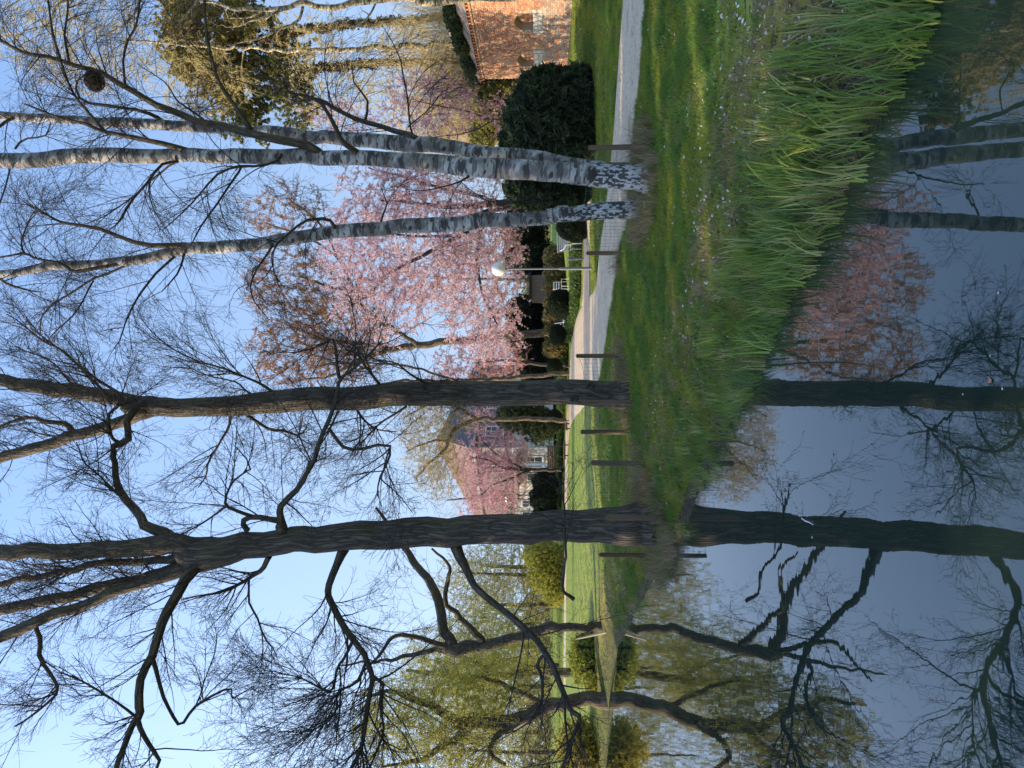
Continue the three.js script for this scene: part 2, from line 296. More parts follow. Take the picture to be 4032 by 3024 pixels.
// ---------- the brick building on the right ----------
const WX = 13.1, GY = 1.36, dentil = new THREE.BoxGeometry(0.08, 0.07, 0.112);
{
  const o = thing('brick_building', 'old orange brick building with two arched niches and tiled roof edge', 'building', [WX, GY, -25]);
  const Z0 = -31.55, Z1 = -17, TOP = 5.06, NICHE = [[-27.25, -26.02], [-30.4, -29.15]], SILL = 2.75, SPR = 3.22, RISE = 0.2;
  const loc = (x, y, z) => [x - WX, y - GY, z + 25];
  const inNiche = (y, z, m) => NICHE.some(([a, b]) => { if (z < a - m || z > b + m || y < SILL - m) return false; const t = (z - (a + b) / 2) / ((b - a) / 2); return y < SPR + RISE * (1 - t * t) + m; });
  // mortar core with the two niches cut 0.3 m deep
  const sh = new THREE.Shape([[Z0, 1.1], [Z1, 1.1], [Z1, TOP], [Z0, TOP]].map(q => new THREE.Vector2(q[0], q[1])));
  for (const [a, b] of NICHE) { const h = new THREE.Path(); h.moveTo(a, SILL); h.lineTo(b, SILL); h.lineTo(b, SPR); for (let i = 1; i <= 12; i++) { const t = 1 - i / 6; h.lineTo((a + b) / 2 + t * (b - a) / 2, SPR + RISE * (1 - t * t)); } h.lineTo(a, SILL); sh.holes.push(h); }
  const front = new THREE.ExtrudeGeometry(sh, { depth: 0.3, bevelEnabled: false }); // x: along z, y up, extruded towards +z
  const M4 = new THREE.Matrix4().makeBasis(new THREE.Vector3(0, 0, 1), new THREE.Vector3(0, 1, 0), new THREE.Vector3(-1, 0, 0)); // shape x -> world z, depth -> -x
  front.applyMatrix4(M4); front.translate(0.3, -GY, 25);
  const back = new THREE.BoxGeometry(3.4, TOP - 1.1, Z1 - Z0 - 0.006); back.translate(0.303 + 1.7, (TOP + 1.1) / 2 - GY, (Z0 + Z1) / 2 + 25);
  mesh('wall', mergeGeometries([front, back.toNonIndexed()]), std([0.42, 0.36, 0.28], 0.95, { bumpMap: tex(256, 256, (a, b) => fbm(a * 30, b * 30, 3, 3, 30, 30)), bumpScale: 0.01 }), o);
  reseed(501);
  const cols = [[0.5, 0.22, 0.11], [0.55, 0.28, 0.14], [0.46, 0.19, 0.1], [0.58, 0.34, 0.19], [0.36, 0.17, 0.11], [0.5, 0.3, 0.2]].map(c => std(c, 0.92)), greys = [[0.4, 0.34, 0.28], [0.36, 0.26, 0.2], [0.44, 0.38, 0.32], [0.45, 0.24, 0.16]].map(c => std(c, 0.95));
  const variants = [0, 1, 2].map(k => { const g = new THREE.BoxGeometry(0.03, 0.062, 0.213, 1, 1, 1), p = g.attributes.position; for (let i = 0; i < p.count; i++) { const c = p.getX(i) < 0 ? 0.9 : 1; p.setXYZ(i, p.getX(i), p.getY(i) * (c + 0.06 * (hash(i % 8, k, 1) - 0.5)), p.getZ(i) * (c === 1 ? 1 : 0.975)); } return g; });
  const list = [];
  for (let r = 0, y = 1.2; y < TOP - 0.2; r++, y += 0.0735) for (let z = Z0 + 0.11 + (r % 2 ? 0.113 : 0); z < Z1 - 0.1; z += 0.2245) {
    if (inNiche(y, z, 0.1) || inNiche(y - 0.28, z, 0.12) && y > SPR - 0.02) continue;
    if (y > 2.36 && y < 2.8 && NICHE.some(([a, b]) => z > a - 0.3 && z < b + 0.3)) continue;
    list.push([y, z, y < 2.36 + 0.3 * fbm(z, y * 2) - 0.1 && rnd() < 0.72]);
  }
  const vis = q => q[1] < -24.8 && q[1] > -28.9 && q[0] > 1.6; let left = 300; const rest = cols.concat(greys).map(() => []);
  list.sort((a, b) => (vis(b) ? b[1] : -99) - (vis(a) ? a[1] : -99));
  list.forEach(([y, z, grey]) => {
    const mi = grey ? 6 + Math.floor(rnd() * 4) : Math.floor(rnd() * 6), p = loc(WX - 0.006 + R(-0.003, 0.003), y, z), mm = mi < 6 ? cols[mi] : greys[mi - 6];
    if (left > 0 && vis([y, z])) { left--; const b = mesh('brick', variants[left % 3], mm, o); b.position.set(...p); } else { const g = variants[Math.floor(rnd() * 3)].clone(); g.translate(...p); rest[mi].push(g); }
  });
  rest.forEach((g, k) => { if (g.length) tag(mesh('brickwork', mergeGeometries(g), k < 6 ? cols[k] : greys[k - 6], o), null, null, null, 'stuff'); });
  const stone = std([0.5, 0.48, 0.42], 0.9, { bumpMap: elmBump, bumpScale: 0.01 });
  for (const [a, b] of NICHE) {
    for (let i = 0; i < 17; i++) { // arch bricks set on end, fanned
      const t = -1 + (i + 0.5) / 8.5, zc = (a + b) / 2 + t * (b - a) / 2, y0 = SPR + RISE * (1 - t * t), an = -t * 0.5;
      const m = mesh('arch_brick', i % 2 ? archBrick() : archBrick(0.31), cols[(i * 5) % 6], o); m.position.set(...loc(WX - 0.012 - 0.004 * (i % 2), y0 + 0.17, zc + t * 0.1)); m.rotation.x = -an;
    }
    const blk = (z0, z1, y0, y1, x = -0.02) => { const g = new THREE.BoxGeometry(0.1, y1 - y0 - 0.01, z1 - z0 - 0.012), m = mesh('stone_block', g, stone, o); m.position.set(...loc(WX + 0.05 + x, (y0 + y1) / 2, (z0 + z1) / 2)); };
    blk(a - 0.28, a, 2.42, 2.78); blk(b, b + 0.28, 2.42, 2.78); blk(a, a + 0.62, 2.4, 2.57, -0.025); blk(a + 0.62, b, 2.4, 2.57, -0.025);
    const ledge = new THREE.BoxGeometry(0.34, 0.17, b - a - 0.008), lm = mesh('sill', ledge, stone, o); lm.position.set(...loc(WX + 0.13, 2.662, (a + b) / 2));
    for (let i = 0; i < 6; i++) for (let j = 0; j < 5; j++) { const w = (b - a) / 5, g = new THREE.BoxGeometry(0.03, 0.066, w - 0.012), m = mesh('brick', g, cols[(i * 3 + j * 2) % 4], o); m.position.set(...loc(WX + 0.297, 2.79 + i * 0.076, a + w * (j + 0.5))); }
  }
  function archBrick(h = 0.34) { return new THREE.BoxGeometry(0.03, h, 0.062); }
  for (let r = 0; r < 2; r++) for (let z = Z0 + 0.06, i = 0; z < Z1; z += 0.125, i++) { if (r && i % 2) continue; const m = mesh('cornice_brick', archBrick(0.07), cols[i % 4], o); m.geometry = dentil; m.position.set(...loc(WX - 0.03 - r * 0.03, TOP - 0.12 + r * 0.085, z)); }
  const tileCols = [[0.3, 0.2, 0.13], [0.24, 0.18, 0.13], [0.34, 0.25, 0.17], [0.2, 0.17, 0.13]].map(c => std(c, 0.9));
  const tg = new THREE.BoxGeometry(0.3, 0.02, 0.19); tg.rotateZ(0.62);
  for (let r = 0; r < 3; r++) for (let z = Z0 - 0.05, i = 0; z < Z1; z += 0.196, i++) { const m = mesh('roof_tile', tg, tileCols[Math.floor(rnd() * 4)], o); m.position.set(...loc(WX + 0.0 + r * 0.19, TOP + 0.1 + r * 0.137 + R(-0.006, 0.006), z + (r % 2) * 0.098)); }
  const rd = new THREE.Shape([[0.1, 0], [3.7, 0], [1.9, 1.35], [0.62, 0.42]].map(q => new THREE.Vector2(...q))); const rg = new THREE.ExtrudeGeometry(rd, { depth: Z1 - Z0 - 0.1, bevelEnabled: false }); rg.translate(0, TOP - GY + 0.003, Z0 + 25.05); mesh('roof', rg, tileCols[1], o);
}

// ---------- foliage pieces ----------
function quads(n, size, spread, long = 1, seedN = 5) { // small leaf-like faces turned every way round a point
  reseed(seedN); const p = [], nn = [], id = [];
  for (let i = 0; i < n; i++) {
    const c = rdir().map(v => v * spread * Math.cbrt(rnd())), a = rdir(); let b = rdir(); b = nrm(add(b, a, -dot(a, b))); const N = cross(a, b), k = p.length / 3, s = size * R(0.7, 1.25);
    for (const [u, v] of [[-1, 0], [0, -0.5], [1, 0], [0, 0.5]]) { p.push(...add(add(c, a, u * s * long), b, v * s * 1.3)); nn.push(...N); }
    id.push(k, k + 1, k + 2, k, k + 2, k + 3);
  }
  const g = new THREE.BufferGeometry(); g.setAttribute('position', new THREE.Float32BufferAttribute(p, 3)); g.setAttribute('normal', new THREE.Float32BufferAttribute(nn, 3)); g.setIndex(id); return g;
}
const LEAF = quads(7, 0.045, 0.07, 1.3, 11), NEEDLE = quads(12, 0.09, 0.1, 2.2, 12), BLOSSOM = quads(9, 0.016, 0.042, 1, 13), BUD = quads(4, 0.016, 0.05, 1.6, 14);
const ell = (d, x, y, hx, hy, dd = 0) => ({ c: at(x, y, d + dd), r: [hy * d / F, hx * d / F, hy * d / F] });
function foliage(o, E, n, geo, mat, core, col, size = 1, flat = 0, rag = [0.72, 1.08]) {
  const p0 = o.position.toArray(), tot = E.reduce((a, e) => a + e.r[0] * e.r[1] + e.r[2] * e.r[1], 0), ms = [], cs = [];
  E.forEach((e, q) => {
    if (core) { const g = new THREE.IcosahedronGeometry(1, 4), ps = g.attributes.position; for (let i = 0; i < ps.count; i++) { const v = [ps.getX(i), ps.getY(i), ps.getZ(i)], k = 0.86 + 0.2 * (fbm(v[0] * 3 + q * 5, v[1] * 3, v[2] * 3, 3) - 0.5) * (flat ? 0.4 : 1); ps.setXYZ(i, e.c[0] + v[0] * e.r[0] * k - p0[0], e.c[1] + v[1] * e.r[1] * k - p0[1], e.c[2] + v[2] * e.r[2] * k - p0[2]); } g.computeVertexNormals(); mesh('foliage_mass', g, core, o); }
    const N = n * (e.r[0] * e.r[1] + e.r[2] * e.r[1]) / tot;
    for (let i = 0; i < N; i++) {
      const d = rdir(), k = flat ? R(0.9, 1.0) : R(rag[0], rag[1]) + 0.24 * (fbm(d[0] * 3 + q * 5, d[1] * 3, d[2] * 3, 3) - 0.5);
      ms.push(mat4([e.c[0] + d[0] * e.r[0] * k - p0[0], e.c[1] + d[1] * e.r[1] * k - p0[1], e.c[2] + d[2] * e.r[2] * k - p0[2]], R(0, 6.3), R(0, 6.3), R(0, 6.3), size * R(0.7, 1.3)));
      const t = rnd(); cs.push(mixc(col[0], col[1], t));
    }
  });
  return inst('leaf', geo, mat, ms, cs, o);
}
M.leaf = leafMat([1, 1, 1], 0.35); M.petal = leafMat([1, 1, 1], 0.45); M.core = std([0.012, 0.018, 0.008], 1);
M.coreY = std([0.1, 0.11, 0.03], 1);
function based(name, label, cat, x, y, d, group) { const p = at(x, y, d); p[1] = ground(p[0], p[2]); return thing(name, label, cat, p, 0, group); }

// ---------- the two furrowed trunks by the water ----------
const ELM = { max: 3, twigLv: 1, space: [0.21, 0.16, 0.1], len: [[0.7, 2.5], [0.3, 1.0], [0.1, 0.45]], rad: [0.017, 0.007, 0.0038], ang: [0.45, 1.05], wander: 0.17, lift: [0.08, 0.1, 0.1], rmin: 0.0028, up: 0.35 };
function traced(o, T, d, list, S, mat = M.limb, sides = 9) {
  for (const [pts, from = 0.25, dens = 1] of list) { const tr = trace(d, pts); wood(o, 'limb', tr, mat, sides, 0.09); if (dens) { const L = tr.pts.reduce((a, p, i) => i ? a + len(sub(p, tr.pts[i - 1])) : 0, 0); kids(T, tr.pts, tr.rs, L * dens, 0, S, from); } }
}
{
  reseed(31);
  const o = based('tall_tree', 'tall thick dark furrowed trunk nearest the water, forking high up, at left', 'tree', 2500, 2068, 14.8), T = newT();
  wood(o, 'trunk', trace(14.8, [[2600, 2062, 186], [2560, 2064, 176], [2505, 2066, 164], [2445, 2068, 152], [2346, 2069, 131], [2246, 2075, 122], [2097, 2081, 116], [1850, 2090, 117], [1600, 2102, 117], [1407, 2110, 113], [1233, 2122, 104], [1103, 2133, 100], [973, 2152, 106], [870, 2164, 114], [790, 2176, 122], [740, 2180, 104], [690, 2180, 70]]), M.elm, 28, 0.035, 1.1, 1.6);
  traced(o, T, 14.8, [
    [[[1060, 2140, 60], [840, 2148, 80], [646, 2142, 86], [497, 2155, 72], [249, 2172, 66], [0, 2168, 62], [-300, 2150, 54], [-700, 2130, 36]], 0.2, 0.7],
    [[[860, 2170, 30], [700, 2196, 36], [597, 2211, 30, 0.3], [348, 2229, 28, 0.5], [214, 2259, 26, 0.7], [0, 2298, 24, 0.9], [-300, 2360, 18, 1.2]], 0.3],
    [[[1040, 2150, 56], [830, 2200, 80], [660, 2250, 66, 0.2], [547, 2284, 58, 0.4], [298, 2338, 46, 0.7], [0, 2408, 44, 1.1], [-300, 2470, 34, 1.5]], 0.3, 0.7],
    [[[930, 2172, 50], [760, 2222, 56], [600, 2280, 46], [447, 2334, 42, -0.1], [298, 2393, 44, -0.2], [149, 2448, 46, -0.3], [0, 2512, 46, -0.4], [-300, 2640, 34, -0.6]], 0.3, 0.7],
    [[[860, 2180, 40], [810, 2205, 48, -0.1], [776, 2229, 46, -0.2], [696, 2333, 42, -0.6], [646, 2433, 38, -0.9], [617, 2507, 36, -1.1], [582, 2597, 34, -1.3], [557, 2696, 34, -1.5], [545, 2796, 34, -1.7], [540, 2831, 32, -1.8]], 0.25],
    [[[540, 2825, 28, -1.8], [507, 2895, 25, -1.9], [482, 2975, 23, -2], [467, 3024, 21, -2], [440, 3140, 15, -2.1]], 0.1],
    [[[540, 2825, 24, -1.8], [567, 2895, 19, -1.8], [597, 2945, 17, -1.7], [632, 3000, 14, -1.6], [596, 3060, 9, -1.6]], 0.1],
    [[[600, 2590, 20, -1.3], [629, 2696, 16, -1.2], [666, 2796, 14, -1.1], [709, 2855, 13, -1.0], [756, 2801, 12, -0.9], [820, 2756, 10, -0.9], [910, 2706, 9, -0.8], [912, 2748, 6, -0.8], [1000, 2700, 4, -0.7]], 0.3, 0.6],
    [[[527, 2816, 12, -1.8], [448, 2756, 9, -2], [348, 2696, 8, -2.2], [239, 2647, 5, -2.4]], 0.1],
    [[[140, 2460, 18, -0.3], [160, 2515, 20, -0.4], [160, 2590, 18, -0.4], [215, 2660, 14, -0.5], [228, 2720, 12, -0.5], [150, 2800, 10, -0.6], [60, 2860, 7, -0.7]], 0.2],
    [[[1060, 2190, 24], [1030, 2243, 20, 0.2], [990, 2275, 17, 0.3], [945, 2303, 14, 0.4], [840, 2340, 10, 0.5], [720, 2360, 6, 0.6]], 0.1],
    [[[980, 2290, 9, 0.3], [985, 2370, 9, 0.2], [1015, 2440, 8, 0.1], [1050, 2520, 7, 0], [1090, 2585, 4, -0.2]], 0.1],
    [[[1355, 2160, 44], [1325, 2225, 30, -0.2], [1296, 2300, 28, -0.3], [1294, 2350, 27, -0.4], [1337, 2433, 27, -0.6], [1389, 2520, 25, -0.8], [1441, 2606, 23, -0.9], [1463, 2667, 22, -1], [1450, 2754, 21, -1.1], [1437, 2858, 19, -1.2], [1420, 2953, 17, -1.3], [1375, 3040, 14, -1.3]], 0.2, 2.2],
    [[[1389, 2520, 14, -0.8], [1330, 2640, 11, -0.6], [1300, 2720, 9, -0.4], [1180, 2660, 6, -0.3], [1040, 2640, 4, -0.2]], 0.1, 2],
    [[[1441, 2606, 14, -0.9], [1410, 2680, 12, -1.1], [1335, 2720, 10, -1.3], [1330, 2800, 9, -1.4], [1240, 2870, 6, -1.5], [1100, 2880, 4, -1.6]], 0.1, 2.2],
    [[[1463, 2667, 14, -1], [1505, 2690, 12, -1], [1500, 2790, 11, -1], [1512, 2880, 10, -1.1], [1480, 2960, 9, -1.1], [1450, 3030, 7, -1.2]], 0.1, 2],
    [[[1790, 2140, 50], [1835, 2225, 32, -0.2], [1860, 2290, 30, -0.3], [1898, 2333, 28, -0.5], [1948, 2383, 27, -0.6], [2033, 2438, 26, -0.8], [2092, 2492, 25, -1], [2147, 2567, 25, -1.2], [2187, 2647, 24, -1.4], [2222, 2741, 22, -1.6], [2240, 2795, 21, -1.7], [2278, 2826, 20, -1.8], [2255, 2895, 15, -1.9], [2232, 2965, 13, -2], [2205, 3040, 11, -2]], 0.3, 0.9],
    [[[2222, 2741, 12, -1.6], [2228, 2850, 9, -1.6], [2240, 2960, 8, -1.6], [2262, 3040, 6, -1.6]], 0.1, 0.8],
    [[[2150, 2570, 13, -1.2], [2120, 2610, 14, -1.1], [2135, 2650, 13, -1.1], [2138, 2740, 11, -1.2], [2125, 2790, 9, -1.2], [2075, 2850, 6, -1.2], [1990, 2890, 4, -1.2]], 0.1, 0.8],
    [[[2260, 2360, 16, 0.5], [2218, 2330, 12, 0.4], [2217, 2250, 11, 0.2], [2229, 2150, 10, -1], [2222, 2012, 8, -1.2], [2211, 1950, 6, -1.2], [2203, 1897, 4, -1.2]], 0.3, 0.35],
    [[[700, 2128, 46], [641, 2096, 44, 0.1], [572, 2056, 38, 0.2], [522, 2007, 34, 0.4], [477, 1947, 30, 0.6], [457, 1887, 27, 0.8], [455, 1823, 24, 1], [447, 1775, 24, 1.2]], 0.3, 0.8],
    [[[470, 1950, 12, 0.5], [400, 1880, 8, 0.5], [330, 1820, 6, 0.5], [300, 1740, 4, 0.5]], 0.1],
    [[[1120, 2090, 30], [1108, 2045, 30, -0.2], [1103, 1998, 26, -0.3], [1134, 1963, 24, -0.4], [1181, 1916, 22, -0.4], [1212, 1859, 20, -0.5], [1242, 1799, 19, -0.5], [1272, 1712, 18, -0.6], [1303, 1634, 17, -0.7], [1329, 1556, 15, -0.7], [1342, 1495, 14, -0.8], [1389, 1456, 12, -0.8], [1441, 1409, 10, -0.9], [1500, 1345, 7, -0.9]], 0.15, 1.2],
    [[[1095, 2050, 26, -0.2], [1051, 2037, 22, -0.3], [985, 2038, 22, -0.3], [955, 2062, 22, -0.2], [975, 2090, 24, -0.1]], 0.1, 0.4],
    [[[1000, 2036, 16, -0.3], [930, 2006, 14, -0.5], [893, 1990, 12, -0.6], [900, 1940, 9, -0.7], [930, 1885, 8, -0.8], [986, 1846, 7, -0.9], [930, 1760, 4, -1]], 0.2, 1.1],
    [[[895, 1990, 9, -0.6], [790, 2060, 7, -0.4], [700, 2110, 5, -0.2]], 0.2],
    [[[1294, 1686, 15, -0.6], [1337, 1738, 14, -0.6], [1363, 1764, 14, -0.6], [1441, 1764, 13, -0.7], [1532, 1755, 12, -0.7], [1524, 1816, 9, -0.8], [1493, 1885, 8, -0.8], [1485, 1955, 4, -0.9]], 0.2],
    [[[1495, 1880, 6, -0.8], [1563, 1937, 5, -0.8], [1625, 2020, 3, -0.8]], 0.1],
    [[[1337, 1490, 14, -0.8], [1330, 1440, 12, -0.9], [1316, 1340, 11, -1], [1280, 1352, 8, -1], [1150, 1390, 5, -1]], 0.2, 1.2],
  ], ELM);
  // shoots from the bole, knob where a limb was lost
  const kn = new THREE.SphereGeometry(0.12, 12, 9); const kp = sub(at(1108, 2076, 14.6), o.position.toArray()); kn.translate(...kp); mesh('knob', kn, M.limb, o);
  finishTree(o, T, M.dark, M.twig);
}
{
  reseed(77);
  const o = based('tall_tree', 'tall furrowed trunk with shaggy side shoots standing alone on the lawn, middle of the photo', 'tree', 2440, 1555, 16.5), T = newT();
  const tk = trace(16.5, [[2500, 1552, 140], [2462, 1553, 124], [2400, 1549, 106], [2297, 1548, 101], [2097, 1550, 98], [1850, 1553, 100], [1667, 1551, 96], [1407, 1564, 94], [1147, 1577, 95], [1000, 1590, 86], [845, 1598, 77], [700, 1603, 76], [597, 1606, 77], [530, 1604, 66], [490, 1600, 40]]);
  wood(o, 'trunk', tk, M.elm, 26, 0.04, 1, 1.5);
  traced(o, T, 16.5, [
    [[[720, 1598, 46], [560, 1590, 58], [448, 1562, 62], [350, 1550, 60], [249, 1539, 60], [0, 1499, 52], [-300, 1450, 44], [-700, 1420, 28]], 0.3, 0.7],
    [[[700, 1606, 40], [570, 1618, 54], [497, 1654, 48, 0.2], [380, 1690, 48, 0.4], [249, 1728, 48, 0.6], [120, 1768, 46, 0.8], [0, 1808, 44, 1], [-300, 1900, 34, 1.4]], 0.3, 0.7],
    [[[290, 1712, 26, 0.5], [265, 1680, 24, 0.4], [199, 1664, 18, 0.3], [114, 1644, 14, 0.2], [40, 1669, 10, 0.1], [-60, 1720, 6, 0]], 0.2],
    [[[570, 1584, 36], [540, 1606, 32, -0.4], [515, 1645, 28, -0.5], [500, 1678, 26, -0.6], [505, 1715, 32, -0.6], [486, 1738, 30, -0.6], [455, 1752, 26, -0.6], [442, 1780, 16, -0.6]], 0.3, 1],
    [[[470, 1742, 14, -0.6], [440, 1715, 14, -0.7], [430, 1650, 13, -0.8], [460, 1605, 12, -0.9], [478, 1562, 13, -0.9], [358, 1475, 11, -1], [259, 1400, 8, -1.1], [120, 1290, 5, -1.2]], 0.1, 1],
    [[[440, 1590, 13, -0.4], [373, 1496, 11, -0.6], [249, 1386, 9, -0.8], [149, 1322, 7, -1], [25, 1237, 4, -1.2]], 0.2, 1],
    [[[420, 1600, 10, 0.2], [298, 1525, 8, 0], [214, 1431, 7, -0.2], [60, 1365, 5, -0.3]], 0.1],
    [[[1100, 1560, 16], [1020, 1506, 10, -0.2], [900, 1455, 8, -0.4], [696, 1386, 6, -0.6], [560, 1260, 3, -0.8]], 0.15, 1],
    [[[1000, 1560, 9], [930, 1510, 7, 0.4], [800, 1470, 5, 0.6], [660, 1400, 3, 0.8]], 0.1],
    [[[905, 1620, 14], [905, 1672, 11, 0.2], [870, 1738, 9, 0.3], [820, 1818, 8, 0.4], [811, 1872, 6, 0.5], [780, 1920, 4, 0.5]], 0.3, 0.8],
    [[[950, 1620, 16], [1019, 1668, 13, 0.3], [1060, 1690, 12, 0.4], [1121, 1700, 11, 0.5], [1173, 1716, 9, 0.6], [1210, 1680, 6, 0.7]], 0.1, 1.2],
    [[[1400, 1600, 12], [1430, 1650, 9, 0.3], [1480, 1690, 7, 0.4], [1560, 1700, 4, 0.4]], 0.1, 1.3],
    [[[1600, 1600, 10], [1500, 1660, 8, 0.3], [1440, 1720, 6, 0.4], [1380, 1790, 3, 0.5]], 0.1, 1.3],
    [[[1500, 1520, 12], [1440, 1440, 9, -0.3], [1390, 1360, 7, -0.4], [1200, 1330, 4, -0.5]], 0.1, 1.3],
    [[[1700, 1520, 12], [1620, 1475, 9, -0.4], [1560, 1430, 7, -0.4], [1480, 1420, 4, -0.6]], 0.1, 1.3],
    [[[1330, 1620, 9], [1290, 1700, 7, 0.2], [1240, 1790, 5, 0.3]], 0.1, 1.3],
  ], ELM);
  for (const [x, y] of [[2205, 1532], [2322, 1518], [2052, 1525], [1950, 1560], [2260, 1570]]) { const g = new THREE.TorusGeometry(0.05, 0.028, 8, 14); g.scale(1, 1.3, 0.7); const m = mesh('knot', g, M.elm, o); m.position.set(...sub(at(x, y, 16.5 - 0.27), o.position.toArray())); }
  const SH = { ...ELM, space: [0.03, 0.12, 0.12], len: [[0.2, 0.9], [0.15, 0.5], [0.1, 0.3]], rad: [0.011, 0.006, 0.004], ang: [0.7, 1.4], wander: 0.4 };
  const k = tk.pts.length, a = Math.floor(k * 0.33), b = Math.floor(k * 0.72); kids(T, tk.pts.slice(a, b), tk.rs.slice(a, b), 7.5, 0, SH, 0);
  finishTree(o, T, M.dark, M.twig);
}
// ---------- birches ----------
const BIRCH = { max: 3, twigLv: 1, space: [0.2, 0.15, 0.1], len: [[0.6, 2.2], [0.35, 1.1], [0.15, 0.5]], rad: [0.011, 0.005, 0.0026], ang: [0.4, 1.0], wander: 0.12, lift: [-0.06, -0.3, -0.55], rmin: 0.0021, up: 0 };
{
  reseed(91);
  const o = based('birch', 'single birch leaning left as it rises, left of the twin birch', 'birch tree', 2500, 822, 13.4), T = newT();
  wood(o, 'trunk', trace(13.4, [[2575, 815, 120], [2530, 818, 92], [2495, 820, 72], [2420, 825, 67], [2346, 829, 66], [2230, 840, 58], [2150, 850, 52]], 0.005), M.birchBase, 20, 0.06, 0.8, 1.4);
  wood(o, 'upper_trunk', trace(13.4, [[2235, 839, 58], [2097, 858, 53], [1960, 868, 58], [1849, 876, 60], [1600, 890, 58], [1450, 905, 55], [1297, 917, 52], [1049, 954, 49], [845, 973, 50], [696, 991, 44], [497, 1028, 38], [249, 1048, 36], [0, 1084, 30], [-250, 1120, 24], [-600, 1160, 14]], 0.02), M.birch, 20, 0.06, 0.8, 2.2);
  traced(o, T, 13.4, [
    [[[740, 968, 28], [711, 968, 24, -0.1], [597, 964, 20, -0.2], [497, 939, 17, -0.3], [423, 914, 16, -0.4], [348, 889, 14, -0.5], [249, 872, 12, -0.6], [219, 862, 10, -0.6], [149, 829, 8, -0.7], [105, 804, 6, -0.8]], 0.2, 1.1],
    [[[530, 1030, 16], [420, 1046, 14, -0.2], [335, 1060, 15, -0.3], [290, 1066, 15, -0.3], [240, 1040, 12, -0.2], [149, 1018, 11, -0.1], [94, 998, 10, 0], [0, 1012, 8, 0.1], [-100, 1020, 5, 0.2]], 0.3, 1],
    [[[94, 998, 8], [90, 939, 7, -0.1], [115, 880, 6, -0.2], [139, 829, 4, -0.3]], 0.1],
    [[[540, 1025, 12], [460, 1060, 9, 0.2], [398, 1088, 9, 0.3], [273, 1157, 8, 0.5], [169, 1242, 6, 0.8], [160, 1320, 4, 1]], 0.2, 1.1],
    [[[368, 1105, 7, 0.3], [298, 1227, 6, 0.2], [199, 1326, 4, 0]], 0.1, 1.1],
    [[[690, 1008, 11], [597, 1093, 9, -0.3], [537, 1177, 8, -0.5], [487, 1287, 6, -0.7], [450, 1370, 4, -0.9]], 0.2, 1.2],
    [[[725, 1000, 12], [721, 1020, 9, -0.2], [696, 1083, 7, -0.4], [637, 1148, 4, -0.6]], 0.2, 1.2],
    [[[1320, 905, 16], [1308, 885, 15, -0.2], [1290, 864, 13, -0.3], [1198, 868, 11, -0.5], [1140, 915, 9, -0.6], [1070, 980, 7, -0.7], [1075, 1060, 5, -0.9], [1010, 1120, 3, -1]], 0.2, 0.8],
    [[[1080, 958, 9], [1040, 1010, 8, -0.3], [994, 1098, 7, -0.6], [999, 1172, 5, -0.8], [1060, 1260, 3, -1]], 0.2, 1],
    [[[1500, 895, 12], [1507, 850, 8, 0.2], [1525, 800, 6, 0.3], [1500, 740, 3, 0.4]], 0.2, 0.6],
    [[[0, 1090, 14], [30, 1120, 10, 0.2], [90, 1140, 8, 0.4], [170, 1150, 4, 0.6]], 0.2],
  ], BIRCH);
  finishTree(o, T, M.dark, M.birchTwig);
}
let nestSpot;
